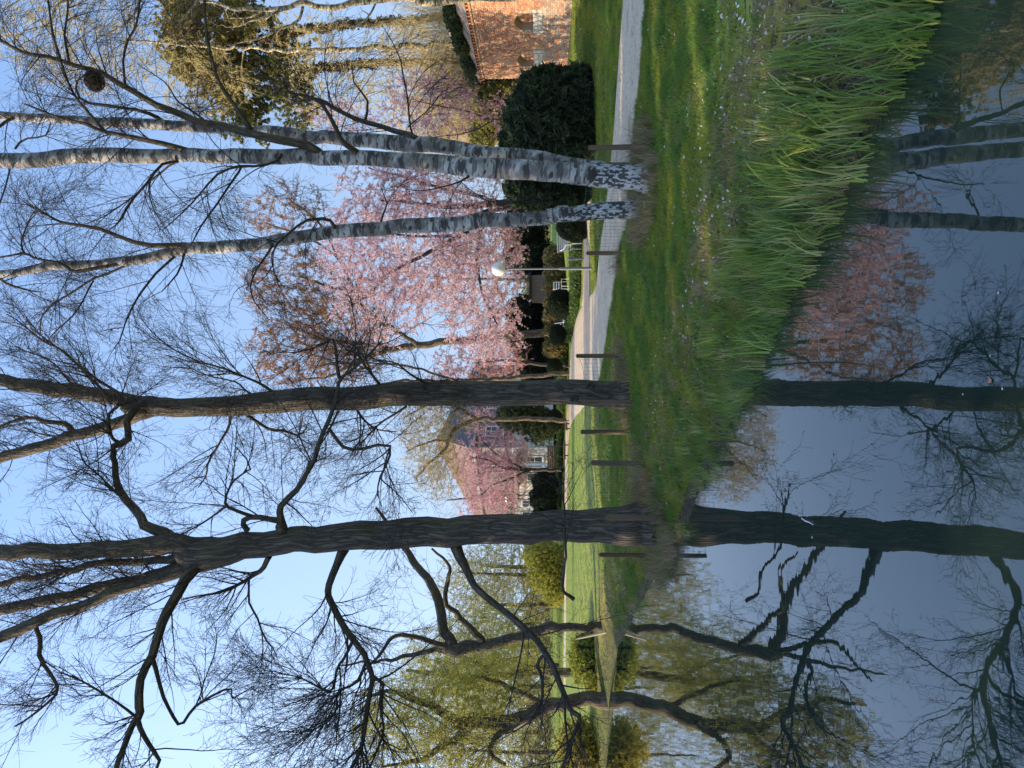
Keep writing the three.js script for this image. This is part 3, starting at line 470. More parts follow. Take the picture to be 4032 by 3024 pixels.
{
  reseed(95);
  const o = based('birch', 'twin stemmed white birch with dark scars, right of the single birch', 'birch tree', 2500, 697, 12.6), T = newT();
  wood(o, 'trunk', trace(12.6, [[2590, 705, 160], [2540, 702, 116], [2495, 699, 96], [2420, 695, 92], [2346, 690, 90], [2270, 682, 84], [2190, 677, 76]], 0.004), M.birchBase, 22, 0.06, 0.8, 1.4);
  wood(o, 'stem', trace(12.6, [[2330, 692, 84], [2197, 678, 76], [2080, 668, 78], [1948, 659, 80], [1894, 654, 75], [1740, 644, 70], [1600, 637, 64], [1546, 631, 60], [1297, 622, 58], [1094, 618, 60], [945, 616, 58], [746, 613, 54], [497, 609, 60], [350, 615, 58], [249, 620, 60], [110, 634, 60], [0, 640, 60], [-250, 640, 44], [-600, 650, 26]], 0.015), M.birch, 22, 0.06, 0.8, 2.2);
  wood(o, 'stem', trace(12.6, [[2380, 664, 44, 0.15], [2290, 648, 38, 0.2], [2197, 626, 36, 0.25], [2080, 610, 46, 0.3], [1948, 597, 49, 0.35], [1894, 591, 52, 0.35], [1740, 580, 58, 0.4], [1600, 570, 64, 0.45], [1546, 563, 60, 0.5], [1297, 543, 52, 0.6], [1094, 522, 46, 0.7], [900, 510, 44, 0.8], [746, 493, 42, 0.9], [497, 484, 42, 1], [249, 472, 32, 1.1], [0, 458, 36, 1.2], [-300, 440, 26, 1.3], [-600, 430, 14, 1.4]], 0.015), M.birch, 22, 0.06, 0.8, 2.2);
  const big = [[1262, 612, 40], [1235, 590, 40, -0.1], [1208, 567, 36, -0.15], [1108, 552, 34, -0.2], [994, 522, 32, -0.1], [900, 500, 30, 0], [796, 480, 28, 0], [696, 438, 26, 0], [597, 403, 24, -0.1], [497, 348, 23, -0.2], [398, 283, 20, -0.3], [323, 264, 19, -0.4], [224, 234, 16, -0.5], [124, 219, 15, -0.6], [50, 184, 12, -0.7], [-40, 120, 9, -0.8]];
  nestSpot = at(372, 318, 12.35);
  traced(o, T, 12.6, [
    [big, 0.35, 1],
    [[[990, 515, 24, -0.1], [945, 448, 18, -0.3], [870, 338, 16, -0.5], [835, 234, 14, -0.7], [822, 150, 13, -0.8], [814, 85, 12, -0.9], [806, -10, 10, -1]], 0.2, 0.8],
    [[[1420, 608, 30], [1402, 594, 24, -0.2], [1347, 552, 20, -0.4], [1317, 497, 18, -0.6], [1267, 413, 15, -0.8], [1213, 378, 12, -1], [1130, 362, 9, -1.1], [1049, 348, 7, -1.2], [875, 298, 4, -1.4]], 0.25, 0.8],
    [[[1640, 548, 30, 0.4], [1621, 532, 24, 0.4], [1546, 512, 20, 0.5], [1422, 477, 18, 0.6], [1322, 433, 16, 0.7], [1240, 392, 12, 0.8], [1110, 420, 6, 1]], 0.25, 0.7],
    [[[1625, 530, 9, 0.4], [1616, 510, 8, 0.4], [1606, 423, 7, 0.5], [1590, 300, 6, 0.7], [1560, 190, 4, 0.9], [1500, 90, 2, 1]], 0.2, 0.6],
    [[[1606, 500, 6, 0.4], [1700, 420, 5, 0.5], [1740, 360, 3, 0.6]], 0.2, 0.5],
    [[[1437, 478, 11, 0.6], [1447, 398, 9, 0.6], [1395, 330, 6, 0.7], [1385, 250, 3, 0.8]], 0.3, 0.7],
    [[[760, 596, 26], [706, 587, 22, -0.1], [597, 562, 20, -0.2], [497, 537, 18, -0.3], [413, 517, 16, -0.4], [323, 477, 12, -0.5], [219, 457, 10, -0.6], [100, 410, 7, -0.8]], 0.2, 1],
    [[[413, 517, 13, -0.4], [318, 408, 11, -0.6], [269, 323, 10, -0.7], [239, 234, 10, -0.8], [210, 130, 9, -0.9], [194, 0, 7, -1], [180, -80, 5, -1]], 0.15, 1],
    [[[640, 478, 18, 1], [600, 452, 14, 0.8], [522, 428, 13, 0.7], [423, 418, 12, 0.6], [318, 398, 11, 0.5], [298, 338, 8, 0.4], [340, 290, 5, 0.3]], 0.2],
    [[[495, 345, 11, -0.2], [487, 239, 9, -0.3], [510, 160, 9, -0.3], [537, 99, 9, -0.4], [552, -10, 7, -0.5]], 0.2],
    [[[273, 245, 11, -0.4], [256, 139, 9, -0.5], [264, 50, 8, -0.6], [268, -20, 7, -0.7]], 0.1],
    [[[800, 470, 9], [700, 400, 7, 0.2], [660, 330, 5, 0.3], [540, 250, 3, 0.4]], 0.1],
    [[[1110, 595, 11], [1094, 640, 10, -0.3], [1000, 652, 10, -0.5], [945, 656, 10, -0.6], [860, 690, 9, -0.7], [790, 770, 7, -0.8], [721, 844, 6, -0.9], [640, 905, 4, -1]], 0.2, 1.1],
    [[[950, 656, 10, -0.6], [925, 700, 9, -0.7], [860, 800, 8, -0.8], [796, 894, 7, -0.9], [752, 966, 4, -1]], 0.2, 0.6],
    [[[700, 636, 12], [651, 645, 11, -0.2], [597, 700, 10, -0.4], [507, 804, 9, -0.6], [467, 864, 7, -0.7], [430, 905, 4, -0.8]], 0.15, 1.1],
    [[[690, 640, 9], [620, 690, 7, 0.2], [560, 745, 7, 0.3], [440, 830, 5, 0.4], [340, 880, 3, 0.5]], 0.15, 1.1],
    [[[60, 460, 14, 1.1], [20, 480, 12, 1], [-60, 560, 8, 0.8]], 0.1],
    [[[1850, 690, 9, 0], [1800, 720, 7, -0.3], [1700, 750, 5, -0.5], [1600, 745, 3, -0.6]], 0.1, 0.5],
    [[[60, 585, 9], [100, 545, 7, -0.2], [180, 530, 6, -0.3], [200, 480, 4, -0.4]], 0.1],
  ], BIRCH);
  finishTree(o, T, M.dark, M.birchTwig);
}
{ // nest of twigs in the crook of a birch limb
  reseed(96); const o = thing('bird_nest', 'round dark nest of twigs high in the twin birch, upper right', 'nest', nestSpot), b = new TB();
  const core = new THREE.IcosahedronGeometry(0.15, 3); core.scale(1, 0.85, 1); mesh('nest_core', core, M.dark, o);
  for (let i = 0; i < 320; i++) { const d = rdir(), t = nrm(cross(d, rdir())), p = [d[0] * 0.155, d[1] * 0.135, d[2] * 0.155], q = t.map(v => v * R(0.05, 0.12)); b.tube([sub(p, q), add(p, d, 0.02), add(p, q)], [0.003, 0.004, 0.002], 3); }
  tag(mesh('nest_twig', b.geo(), M.dark, o), null, null, null, 'stuff');
}
{ const a = at(44, 640, 13), b = at(-120, 1010, 12), c = new TB(), pts = []; for (let i = 0; i <= 20; i++) { const t = i / 20, p = add(a, sub(b, a), t); p[1] -= 0.12 * Math.sin(t * 3.14); pts.push(p); } c.tube(pts, pts.map(() => 0.014), 8); tag(mesh('cable', c.geo(), std([0.02, 0.02, 0.022], 0.6)), 'black cable strung from the twin birch across the top edge of the photo', 'cable'); }

// ---------- blossom, bare and evergreen trees farther back ----------
function leafy(list) { // collects small flower or leaf clusters along twigs
  const ms = [], cs = []; return { ms, cs, put(p, s, c) { ms.push([p, s]); cs.push(c); },
    done(o, name, geo, mat) { const q = o.position.toArray(); inst(name, geo, mat, ms.map(([p, s]) => mat4(sub(p, q), R(0, 6.3), R(0, 6.3), R(0, 6.3), s)), cs, o); } };
}
const PINK = [[0.87, 0.6, 0.62], [0.92, 0.72, 0.72], [0.82, 0.55, 0.62], [0.94, 0.82, 0.8]];
function cherry(name, label, base, d, trunks, env, N, density = 1, cols = PINK, group = 'cherry trees in blossom') {
  const o = based(name, label, 'blossom tree', ...base, d, group), T = newT(), L = leafy(), nodes = [];
  trunks.forEach((t, i) => { const tr = trace(d, t); wood(o, i ? 'limb' : 'trunk', tr, M.cherryBark, 9, 0.07); nodes.push(...nodesOf(tr, i ? 0.1 : 0.45)); });
  const S = { max: 2, twigLv: 1, space: [0.3, 0.2, 0.2], len: [[0.4, 1], [0.3, 0.8], [0.2, 0.5]], rad: [0.012, 0.006, 0.005], ang: [0.4, 1.2], wander: 0.2, lift: [0, -0.12, -0.2], rmin: 0.0045, up: 0,
    onTwig(pts) { for (let i = 1; i < pts.length; i++) for (let k = 0; k < 5; k++) if (rnd() < 0.7 * density) { const t = rnd(), p = add(pts[i - 1], sub(pts[i], pts[i - 1]), t), j = rdir(); const c = cols[Math.floor(rnd() * cols.length)], v = R(0.75, 1.1); L.put(add(p, j, 0.035), R(0.6, 1.25), rnd() < 0.1 ? [0.24, 0.1, 0.07] : c.map(q => q * v)); } } };
  fill(T, nodes, env, N, S); finishTree(o, T, M.cherryBark, M.brownTwig); L.done(o, 'blossom', BLOSSOM, M.petal); return o;
}
{
  reseed(200); const d = 29;
  cherry('cherry_tree', 'largest pink blossoming cherry, spreading wide behind the single birch and the globe lamp', [2300, 770], d,
    [[[2330, 762, 40], [2240, 768, 36], [2137, 775, 34], [2023, 790, 30], [1898, 806, 26], [1789, 816, 20], [1650, 800, 14], [1500, 790, 8]], [[2140, 778, 24], [2060, 810, 22, 0.5], [1900, 840, 20, 0.8], [1844, 909, 18, 0.8], [1720, 978, 16, 0.8], [1546, 1073, 14, 0.8], [1422, 1182, 12, 0.8], [1372, 1207, 8, 0.8]],
     [[1960, 796, 20], [1928, 790, 18, 1], [1839, 760, 15, 1.5], [1749, 745, 13, 1.5], [1600, 700, 10, 1.5], [1450, 660, 6, 1.5]], [[1900, 850, 14, 0.6], [1880, 1000, 12, 0], [1900, 1150, 10, -0.5], [1960, 1280, 6, -0.8]], [[1780, 930, 12, 0.8], [1600, 930, 10, 1.5], [1450, 900, 6, 2]]],
    [ell(d, 1620, 950, 330, 300), ell(d, 1890, 1110, 175, 330), ell(d, 1500, 1180, 210, 200), ell(d, 1560, 740, 260, 150), ell(d, 1950, 930, 120, 120), ell(d, 1960, 1330, 110, 130), ell(d, 1330, 1000, 90, 180), ell(d, 1880, 750, 130, 110)], 2300, 1);
  reseed(201);
  cherry('cherry_tree', 'pink blossoming cherry with reddish leaves just right of the lone furrowed trunk', [2190, 1436], 45,
    [[[2225, 1436, 18], [2140, 1437, 15], [2060, 1425, 13], [1980, 1420, 10], [1860, 1430, 6]], [[2080, 1428, 9], [2000, 1480, 8], [1900, 1500, 5]]],
    [ell(45, 1880, 1440, 190, 130), ell(45, 1760, 1510, 110, 90), ell(45, 1980, 1390, 100, 120)], 620, 1, [[0.88, 0.5, 0.44], [0.9, 0.62, 0.57], [0.8, 0.44, 0.42]]);
  reseed(202);
  cherry('cherry_tree', 'pink blossoming cherry in front of the house, left of the lone furrowed trunk', [2200, 1850], 48,
    [[[2215, 1850, 16], [2187, 1850, 15], [2100, 1848, 14], [1980, 1842, 11], [1930, 1815, 8], [1850, 1800, 5]], [[2090, 1850, 9], [2020, 1880, 8], [1940, 1910, 6], [1880, 1960, 4]], [[2060, 1846, 8], [1960, 1790, 6], [1900, 1740, 4]]],
    [ell(48, 1950, 1900, 130, 130), ell(48, 1920, 2000, 130, 80), ell(48, 1990, 1770, 110, 100), ell(48, 1900, 1660, 90, 70), ell(48, 2030, 1660, 80, 60), ell(48, 1860, 1830, 80, 110)], 1250, 1, [[0.9, 0.56, 0.62], [0.86, 0.5, 0.58], [0.92, 0.7, 0.71]]);
  reseed(203);
  cherry('cherry_tree', 'thin mauve blossoming cherry rising behind the dark yew, right of the twin birch', [2250, 470], 27,
    [[[2280, 470, 12], [2100, 480, 10], [1950, 470, 8], [1800, 430, 6], [1650, 400, 4]], [[1950, 470, 6], [1850, 520, 5], [1700, 540, 3]]],
    [ell(27, 1965, 460, 75, 110), ell(27, 1700, 420, 230, 150), ell(27, 1360, 470, 150, 100)], 480, 0.4, [[0.62, 0.42, 0.6], [0.72, 0.5, 0.6], [0.75, 0.42, 0.5]]);
}
const BARE = { max: 2, twigLv: 1, space: [0.3, 0.26, 0.2], len: [[0.6, 1.6], [0.5, 1.3], [0.3, 0.7]], rad: [0.014, 0.008, 0.006], ang: [0.3, 0.9], wander: 0.16, lift: [0.1, 0.12, 0.1], rmin: 0.0055, up: 0.2 };
function bare(name, label, base, d, trunks, env, N, S, mats, buds, group, geoB = BUD) {
  const o = based(name, label, 'tree', ...base, d, group), T = newT(), nodes = [], L = buds && leafy();
  trunks.forEach((t, i) => { const tr = trace(d, t, 0.05); wood(o, i ? 'limb' : 'trunk', tr, mats[0], 10, 0.08, 0.8, 1.2); nodes.push(...nodesOf(tr, i ? 0.1 : 0.5)); });
  const Q = { ...S }; if (buds) Q.onTwig = pts => { for (let i = 1; i < pts.length; i++) for (let k = 0; k < buds.n; k++) if (rnd() < (buds.p ?? 0.8)) { const c = mixc(buds.c[0], buds.c[1], rnd()); L.put(add(add(pts[i - 1], sub(pts[i], pts[i - 1]), rnd()), rdir(), buds.j ?? 0.03), R(0.6, 1.5) * (buds.s ?? 1), c); } };
  fill(T, nodes, env, N, Q); finishTree(o, T, mats[1], mats[2]); if (buds) L.done(o, buds.name || 'bud', geoB, M.leaf); return o;
}
reseed(210);
bare('bare_tree', 'tall fine twigged tree with russet tips towering behind the largest cherry', [2190, 1310], 48,
  [[[2260, 1308, 34], [2000, 1322, 32], [1795, 1342, 30], [1596, 1366, 28], [1546, 1376, 22], [1420, 1420, 15], [1297, 1480, 10], [1150, 1500, 6]], [[1560, 1372, 20], [1440, 1355, 16, 0.5], [1300, 1340, 12, 1], [1150, 1290, 8, 1]], [[1640, 1355, 18, -0.5], [1480, 1250, 15, -1], [1350, 1150, 12, -1], [1180, 1090, 8, -1]], [[1420, 1200, 12, -1], [1330, 1020, 10, -0.5], [1200, 930, 8, 0], [1050, 880, 6, 0]], [[1330, 1020, 9, -0.5], [1260, 880, 8, 0.5], [1130, 780, 6, 0.5]]],
  [ell(48, 1150, 1130, 190, 180), ell(48, 1130, 840, 170, 130), ell(48, 1160, 1390, 200, 150), ell(48, 1350, 1300, 200, 220)], 1050, BARE, [M.greyBark, M.brownTwig, M.brownTwig], { n: 3, p: 0.85, c: [[0.5, 0.26, 0.12], [0.42, 0.25, 0.14]], s: 1.5 });
reseed(211);
bare('bare_tree', 'bare tree with crooked mossy yellow limbs before the house, left of the lone trunk', [2215, 1650], 42,
  [[[2230, 1655, 20], [2000, 1650, 18], [1860, 1655, 17], [1790, 1690, 16], [1765, 1745, 14], [1700, 1815, 10], [1640, 1880, 6]], [[1880, 1655, 14], [1790, 1600, 11], [1700, 1590, 8], [1600, 1640, 5]], [[1770, 1735, 10], [1690, 1740, 8], [1600, 1780, 5]]],
  [ell(42, 1690, 1740, 110, 180), ell(42, 1690, 1590, 120, 90), ell(42, 1800, 1650, 80, 70), ell(42, 1740, 1860, 90, 120)], 1500, BARE, [M.greyBark, M.olive, M.tan], { n: 1, p: 0.7, c: [[0.4, 0.3, 0.14], [0.5, 0.4, 0.2]], s: 1.2 });
reseed(212);
bare('bare_tree', 'hazy brown bare tree far off behind the pink cherry, right of the thickest trunk', [2190, 1960], 66,
  [[[2200, 1960, 14], [1990, 1960, 12], [1850, 1960, 9], [1760, 1970, 5]]], [ell(66, 1830, 1960, 130, 110), ell(66, 1790, 2060, 100, 70)], 320, BARE, [M.greyBark, M.brownTwig, M.tan]);
reseed(213);
bare('bare_tree', 'slim bare tree showing two upright limbs against the sky, right of the lone trunk', [2230, 1480], 38,
  [[[2240, 1470, 18], [2000, 1490, 17], [1800, 1500, 15], [1600, 1500, 12], [1400, 1540, 8], [1250, 1580, 5]], [[1800, 1500, 10], [1600, 1440, 8], [1400, 1430, 6], [1250, 1440, 4]]],
  [ell(38, 1330, 1500, 170, 130), ell(38, 1550, 1480, 130, 130)], 300, BARE, [M.greyBark, M.dark, M.brownTwig]);
// pines and ivied trunks behind the brick building
function pine(label, base, d, trunk, env, n, limbs, cols) {
  const o = based('pine_tree', label, 'pine tree', ...base, d, 'tall conifers behind the brick building'), T = newT(), nodes = [], tr = trace(d, trunk, 0.03); wood(o, 'trunk', tr, M.greyBark, 10, 0.1, 0.8, 1.2); nodes.push(...nodesOf(tr, 0.3));
  const L = leafy(), S = { ...BARE, max: 2, space: [0.4, 0.34, 0.3], onTwig(pts) { for (let i = 1; i < pts.length; i++) for (let k = 0; k < 2; k++) if (rnd() < 0.7) L.put(add(pts[i], rdir(), 0.2), R(0.4, 0.9), mixc(cols[0], cols[1], rnd())); } };
  fill(T, nodes, env, limbs, S); finishTree(o, T, M.dark, M.dark);
  L.done(o, 'needle_tuft', NEEDLE, M.leaf);
  if (n) { const iv = [], cs = []; tr.pts.forEach((p, i) => { if (i < tr.pts.length * 0.7) for (let k = 0; k < n; k++) { const v = rdir(); iv.push(mat4(sub(add(p, v, tr.rs[i] + R(-0.03, 0.1)), o.position.toArray()), R(0, 6), R(0, 6), R(0, 6), R(0.8, 1.6))); cs.push(mixc([0.05, 0.055, 0.02], [0.16, 0.1, 0.04], rnd())); } }); inst('ivy', LEAF, M.leaf, iv, cs, o); }
}
reseed(220);
const PC = [[0.26, 0.24, 0.07], [0.48, 0.38, 0.14]];
pine('tall pine with a broad olive crown and ivied trunk, nearest the right edge', [2140, 60], 37, [[2200, 50, 34], [1794, 68, 32], [1397, 96, 28], [1198, 119, 24], [1049, 149, 20], [900, 170, 16], [700, 190, 8]],
  [ell(37, 800, 190, 130, 190), ell(37, 720, 60, 80, 90), ell(37, 960, 60, 120, 130), ell(37, 900, 330, 70, 80)], 14, 330, PC);
reseed(221);
pine('second pine with loose dark sprays and ivied trunk, left of the broad pine', [2160, 240], 39, [[2200, 235, 26], [1471, 249, 26], [1297, 263, 24], [1198, 278, 20], [1050, 300, 14], [900, 320, 6]],
  [ell(39, 1010, 330, 130, 110), ell(39, 960, 480, 90, 90), ell(39, 1130, 250, 90, 130), ell(39, 1180, 430, 60, 80)], 14, 240, [[0.15, 0.17, 0.06], [0.3, 0.29, 0.1]]);
reseed(222);
bare('bare_tree', 'tall wispy tree of fine golden twigs before the pines, upper right', [2140, 160], 33.5, [[[2170, 160, 26], [1700, 180, 22], [1200, 200, 16], [800, 180, 10], [500, 160, 6]]],
  [ell(34, 300, 150, 330, 220), ell(34, 760, 330, 220, 180), ell(34, 1300, 350, 170, 200), ell(34, 1200, 130, 160, 150), ell(34, 1620, 330, 230, 260)], 1300, { ...BARE, lift: [0.0, -0.3, -0.6], rmin: 0.007 }, [M.paleBark, M.tan, M.tan], { n: 1, p: 0.85, c: [[0.6, 0.48, 0.17], [0.72, 0.58, 0.26]], s: 1.15 });
// pale trunk at the right edge
reseed(223);
bare('birch', 'pale yellow lit birch trunk at the extreme right edge of the photo', [2450, -60], 16, [[[2500, -62, 46], [2200, -30, 40], [1943, -6, 34], [1700, 2, 30], [1500, 8, 26], [1248, 24, 22], [1098, 33, 18], [1000, 36, 15], [900, 22, 12], [700, -20, 8], [400, -60, 5]], [[1193, 25, 12], [1173, 75, 11], [1110, 120, 10], [1049, 149, 9], [949, 166, 5]], [[1118, 37, 11], [1060, 70, 10], [999, 90, 8], [890, 107, 5]], [[1030, 36, 9], [990, 66, 8], [900, 72, 5]], [[1480, 10, 8, 0.2], [1440, 80, 7, 0.3], [1400, 105, 5, 0.4]], [[600, -40, 12], [552, 10, 11], [540, 60, 10], [470, 120, 7], [400, 140, 4]], [[330, -60, 14], [250, 20, 11], [180, 90, 8], [100, 120, 4]], [[800, -20, 10], [740, 40, 9], [690, 110, 6]]],
  [ell(16, 300, 60, 380, 110), ell(16, 900, 100, 200, 110), ell(16, 1450, 70, 160, 80)], 120, { ...BIRCH, max: 2, space: [0.3, 0.3, 0.2] }, [M.paleBark, M.tan, M.brownTwig]);
// coppiced stems and shrubs behind the brick building
function coppice(label, x, y, d, n, hgt, lean, mat = M.tan) {
  const o = based('coppiced_shrub', label, 'shrub', x, y, d, 'upright stems behind the brick building'), b = new TB(), tw = new TB(), p0 = o.position.toArray(); if (p0[1] > 3) p0[1] = 1.4;
  for (let i = 0; i < n; i++) { const p = [p0[0] + R(-1, 1) * 1.3, p0[1], p0[2] + R(-1, 1) * 1.2], a = [R(-0.16, 0.16) + lean, 1, R(-0.15, 0.15)], L = hgt * R(0.55, 1.1), pts = [], rs = [], c = R(-0.15, 0.15); for (let k = 0; k <= 10; k++) { const t = k / 10; pts.push([p[0] + a[0] * L * t + c * L * t * t * 0.6, p[1] + L * t * (1 - 0.06 * t * t), p[2] + a[2] * L * t + R(-1, 1) * 0.02]); rs.push(0.022 * (1 - 0.8 * t)); } b.tube(pts, rs, 4); kids({ branch: tw, twig: tw }, pts, rs, L, 1, { ...BARE, space: [1, 0.6, 0.3], lift: [0.3], max: 2, rmin: 0.005 }, 0.35); }
  tag(mesh('stem', b.geo(p0), mat, o), null, null, null, 'stuff'); tag(mesh('twig', tw.geo(p0), mat, o), null, null, null, 'stuff');
}
reseed(230);
coppice('pale upright coppiced stems directly above the roof of the brick building', 2140, 130, 36, 300, 8.5, 0.06);
coppice('pale upright coppiced stems above the left end of the brick building', 2140, 290, 35, 300, 8, 0);
coppice('pale fanning coppiced stems behind the yew, left of the brick building', 2140, 420, 35, 300, 7.5, -0.06);
// hedge and ivy round the building
reseed(240);
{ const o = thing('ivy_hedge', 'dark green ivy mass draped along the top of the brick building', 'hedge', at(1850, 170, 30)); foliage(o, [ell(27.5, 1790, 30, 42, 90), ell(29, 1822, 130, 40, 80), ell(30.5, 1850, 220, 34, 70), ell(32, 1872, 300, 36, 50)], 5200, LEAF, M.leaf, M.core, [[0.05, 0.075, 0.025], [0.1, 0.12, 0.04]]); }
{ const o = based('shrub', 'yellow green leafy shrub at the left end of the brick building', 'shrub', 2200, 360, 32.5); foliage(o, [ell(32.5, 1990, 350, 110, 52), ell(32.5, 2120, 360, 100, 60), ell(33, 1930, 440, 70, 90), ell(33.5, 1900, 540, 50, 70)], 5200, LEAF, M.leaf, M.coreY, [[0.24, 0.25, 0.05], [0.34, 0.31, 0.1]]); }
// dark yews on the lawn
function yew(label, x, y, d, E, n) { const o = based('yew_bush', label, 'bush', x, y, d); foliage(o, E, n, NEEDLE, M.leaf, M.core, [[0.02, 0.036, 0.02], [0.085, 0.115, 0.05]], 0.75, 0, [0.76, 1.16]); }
reseed(241);
yew('large dark green yew bush between the twin birch and the brick building', 2340, 460, 20.6, [ell(20.6, 2170, 480, 165, 140), ell(20.6, 2270, 420, 95, 130), ell(20.6, 2150, 350, 90, 70), ell(20.9, 2120, 560, 130, 80), ell(20.6, 2280, 540, 80, 80)], 9000);
yew('dark green yew bush seen between the twin birch and the single birch', 2330, 750, 22.5, [ell(22.5, 2160, 745, 150, 75), ell(22.5, 2260, 700, 80, 70)], 4200);
// evergreens of the garden behind the path
reseed(242);
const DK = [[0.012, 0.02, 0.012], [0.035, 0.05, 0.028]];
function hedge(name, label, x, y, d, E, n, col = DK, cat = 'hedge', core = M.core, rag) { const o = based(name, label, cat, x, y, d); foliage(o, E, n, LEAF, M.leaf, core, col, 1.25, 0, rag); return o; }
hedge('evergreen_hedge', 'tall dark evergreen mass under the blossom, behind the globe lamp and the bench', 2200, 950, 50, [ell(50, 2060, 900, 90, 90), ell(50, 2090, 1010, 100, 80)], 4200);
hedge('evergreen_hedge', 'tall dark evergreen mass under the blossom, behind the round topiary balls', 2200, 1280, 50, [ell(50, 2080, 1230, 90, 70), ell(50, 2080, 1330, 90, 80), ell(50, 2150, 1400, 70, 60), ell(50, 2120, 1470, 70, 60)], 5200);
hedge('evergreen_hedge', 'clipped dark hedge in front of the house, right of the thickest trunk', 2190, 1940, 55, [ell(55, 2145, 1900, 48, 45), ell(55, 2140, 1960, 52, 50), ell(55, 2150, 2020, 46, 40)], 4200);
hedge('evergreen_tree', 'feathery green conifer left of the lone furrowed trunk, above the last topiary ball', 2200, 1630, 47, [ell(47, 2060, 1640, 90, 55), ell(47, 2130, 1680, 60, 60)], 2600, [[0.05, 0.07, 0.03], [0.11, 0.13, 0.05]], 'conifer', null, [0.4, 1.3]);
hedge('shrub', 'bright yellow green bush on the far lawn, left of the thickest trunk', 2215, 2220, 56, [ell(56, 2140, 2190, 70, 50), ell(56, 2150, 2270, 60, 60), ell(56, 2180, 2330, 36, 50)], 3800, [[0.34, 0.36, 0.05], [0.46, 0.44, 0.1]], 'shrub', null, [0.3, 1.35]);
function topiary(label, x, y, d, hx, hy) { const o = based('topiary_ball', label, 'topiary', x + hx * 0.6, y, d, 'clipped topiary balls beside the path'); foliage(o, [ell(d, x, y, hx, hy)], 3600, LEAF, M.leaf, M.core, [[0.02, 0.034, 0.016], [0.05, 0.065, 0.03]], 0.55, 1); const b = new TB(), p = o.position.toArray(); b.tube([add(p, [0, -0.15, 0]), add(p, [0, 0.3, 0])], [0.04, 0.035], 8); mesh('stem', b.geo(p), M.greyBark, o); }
reseed(243);
topiary('largest clipped topiary ball, left of the globe lamp', 2208, 1197, 36, 51, 57);
topiary('second clipped topiary ball, just left of the largest', 2196, 1319, 39.5, 32, 41);
topiary('third clipped topiary ball, brownish, just right of the lone furrowed trunk', 2184, 1445, 43, 30, 33);
topiary('clipped topiary ball just left of the lone furrowed trunk', 2183, 1656, 45, 35, 44);
topiary('rounded box bush behind the single birch, beside the pale bench', 2262, 892, 25.5, 70, 56);
hedge('shrub_row', 'row of brown twiggy clipped shrubs under the dark evergreens, behind the topiary balls', 2230, 1150, 46, [1010, 1070, 1130, 1190, 1250, 1310, 1370].map((y, i) => ell(46, 2185 + (i % 2) * 4, y, 46, 40)), 4200, [[0.18, 0.14, 0.06], [0.34, 0.29, 0.11]], 'shrubs', std([0.1, 0.075, 0.04], 1));
// flower beds of low green leaves
function bed(label, pts, n, hgt, col) { const P = pts.map(q => onGround(q[0], q[1])), o = thing('flower_bed', label, 'flower bed', P[0]), ms = [], cs = []; for (let i = 0; i < n; i++) { const u = rnd() * (P.length - 1), k = Math.floor(u), a = add(P[k], sub(P[Math.min(P.length - 1, k + 1)], P[k]), u - k), x = a[0] + R(-0.5, 0.5), z = a[2] + R(-1.6, 1.1); if (onWalk(x, z)) continue; const h = hgt * Math.sqrt(rnd()); ms.push(mat4(sub([x, ground(x, z) + h, z], P[0]), R(0, 6), R(0, 6), R(0, 6), R(0.8, 1.7))); cs.push(mixc(col[0], col[1], rnd() * rnd() + 0.2 * h)); } tag(inst('leaf', LEAF, M.leaf, ms, cs, o)); }
reseed(244);
bed('long bed of low leafy green plants between the path and the topiary balls', [[2285, 930], [2283, 1010], [2282, 1080], [2282, 1130], [2276, 1190], [2262, 1250], [2248, 1310]], 9000, 0.28, [[0.05, 0.09, 0.03], [0.15, 0.24, 0.05]]);
bed('narrow green bed of low plants along the far edge of the path beyond the balls', [[2238, 1370], [2236, 1430], [2230, 1500], [2226, 1600], [2220, 1700], [2214, 1800], [2210, 1900], [2208, 2010]], 5200, 0.4, [[0.07, 0.11, 0.03], [0.24, 0.3, 0.06]]);

// ---------- across the water, left ----------
reseed(250);
bare('twisted_tree', 'crooked mossy tree with thick twisting limbs on the far bank', [2376, 2467], 26,
  [[[2385, 2468, 40], [2340, 2469, 34], [2187, 2464, 34], [2058, 2497, 38], [1898, 2543, 44], [1800, 2552, 50], [1754, 2547, 48]], [[1790, 2550, 46], [1749, 2500, 42], [1734, 2373, 38, 0.3], [1690, 2284, 34, 0.6], [1625, 2199, 28, 0.9], [1560, 2110, 20, 1.2], [1480, 2000, 10, 1.4]], [[1762, 2546, 26], [1667, 2520, 20, -0.3], [1580, 2502, 17, -0.5], [1537, 2520, 15, -0.6], [1493, 2590, 12, -0.8], [1420, 2650, 8, -0.9]], [[1898, 2520, 30], [1850, 2460, 24, -0.3], [1769, 2388, 20, -0.5], [1754, 2298, 18, -0.6], [1774, 2234, 14, -0.7], [1700, 2160, 8, -0.8]], [[1760, 2550, 22], [1640, 2580, 18, 0.4], [1500, 2600, 12, 0.8], [1350, 2620, 7, 1]]],
  [ell(26, 1620, 2350, 170, 170), ell(26, 1600, 2600, 200, 170), ell(26, 1900, 2420, 150, 150), ell(26, 1350, 2560, 180, 150)], 330, { ...BARE, space: [0.4, 0.4, 0.25], rmin: 0.004 }, [M.limb, M.dark, M.twig]);
const WIL = { max: 2, twigLv: 1, space: [0.3, 0.22, 0.3], len: [[0.8, 1.6], [0.9, 2.4], [0.4, 0.9]], rad: [0.01, 0.007, 0.005], ang: [0.4, 1.2], wander: 0.1, lift: [-0.2, -0.75, -0.9], rmin: 0.0045, up: 0, hang: true };
const WB = { n: 2, p: 0.8, c: [[0.42, 0.42, 0.08], [0.56, 0.5, 0.13]], s: 1.3, name: 'young_leaf', j: 0.04 };
reseed(251);
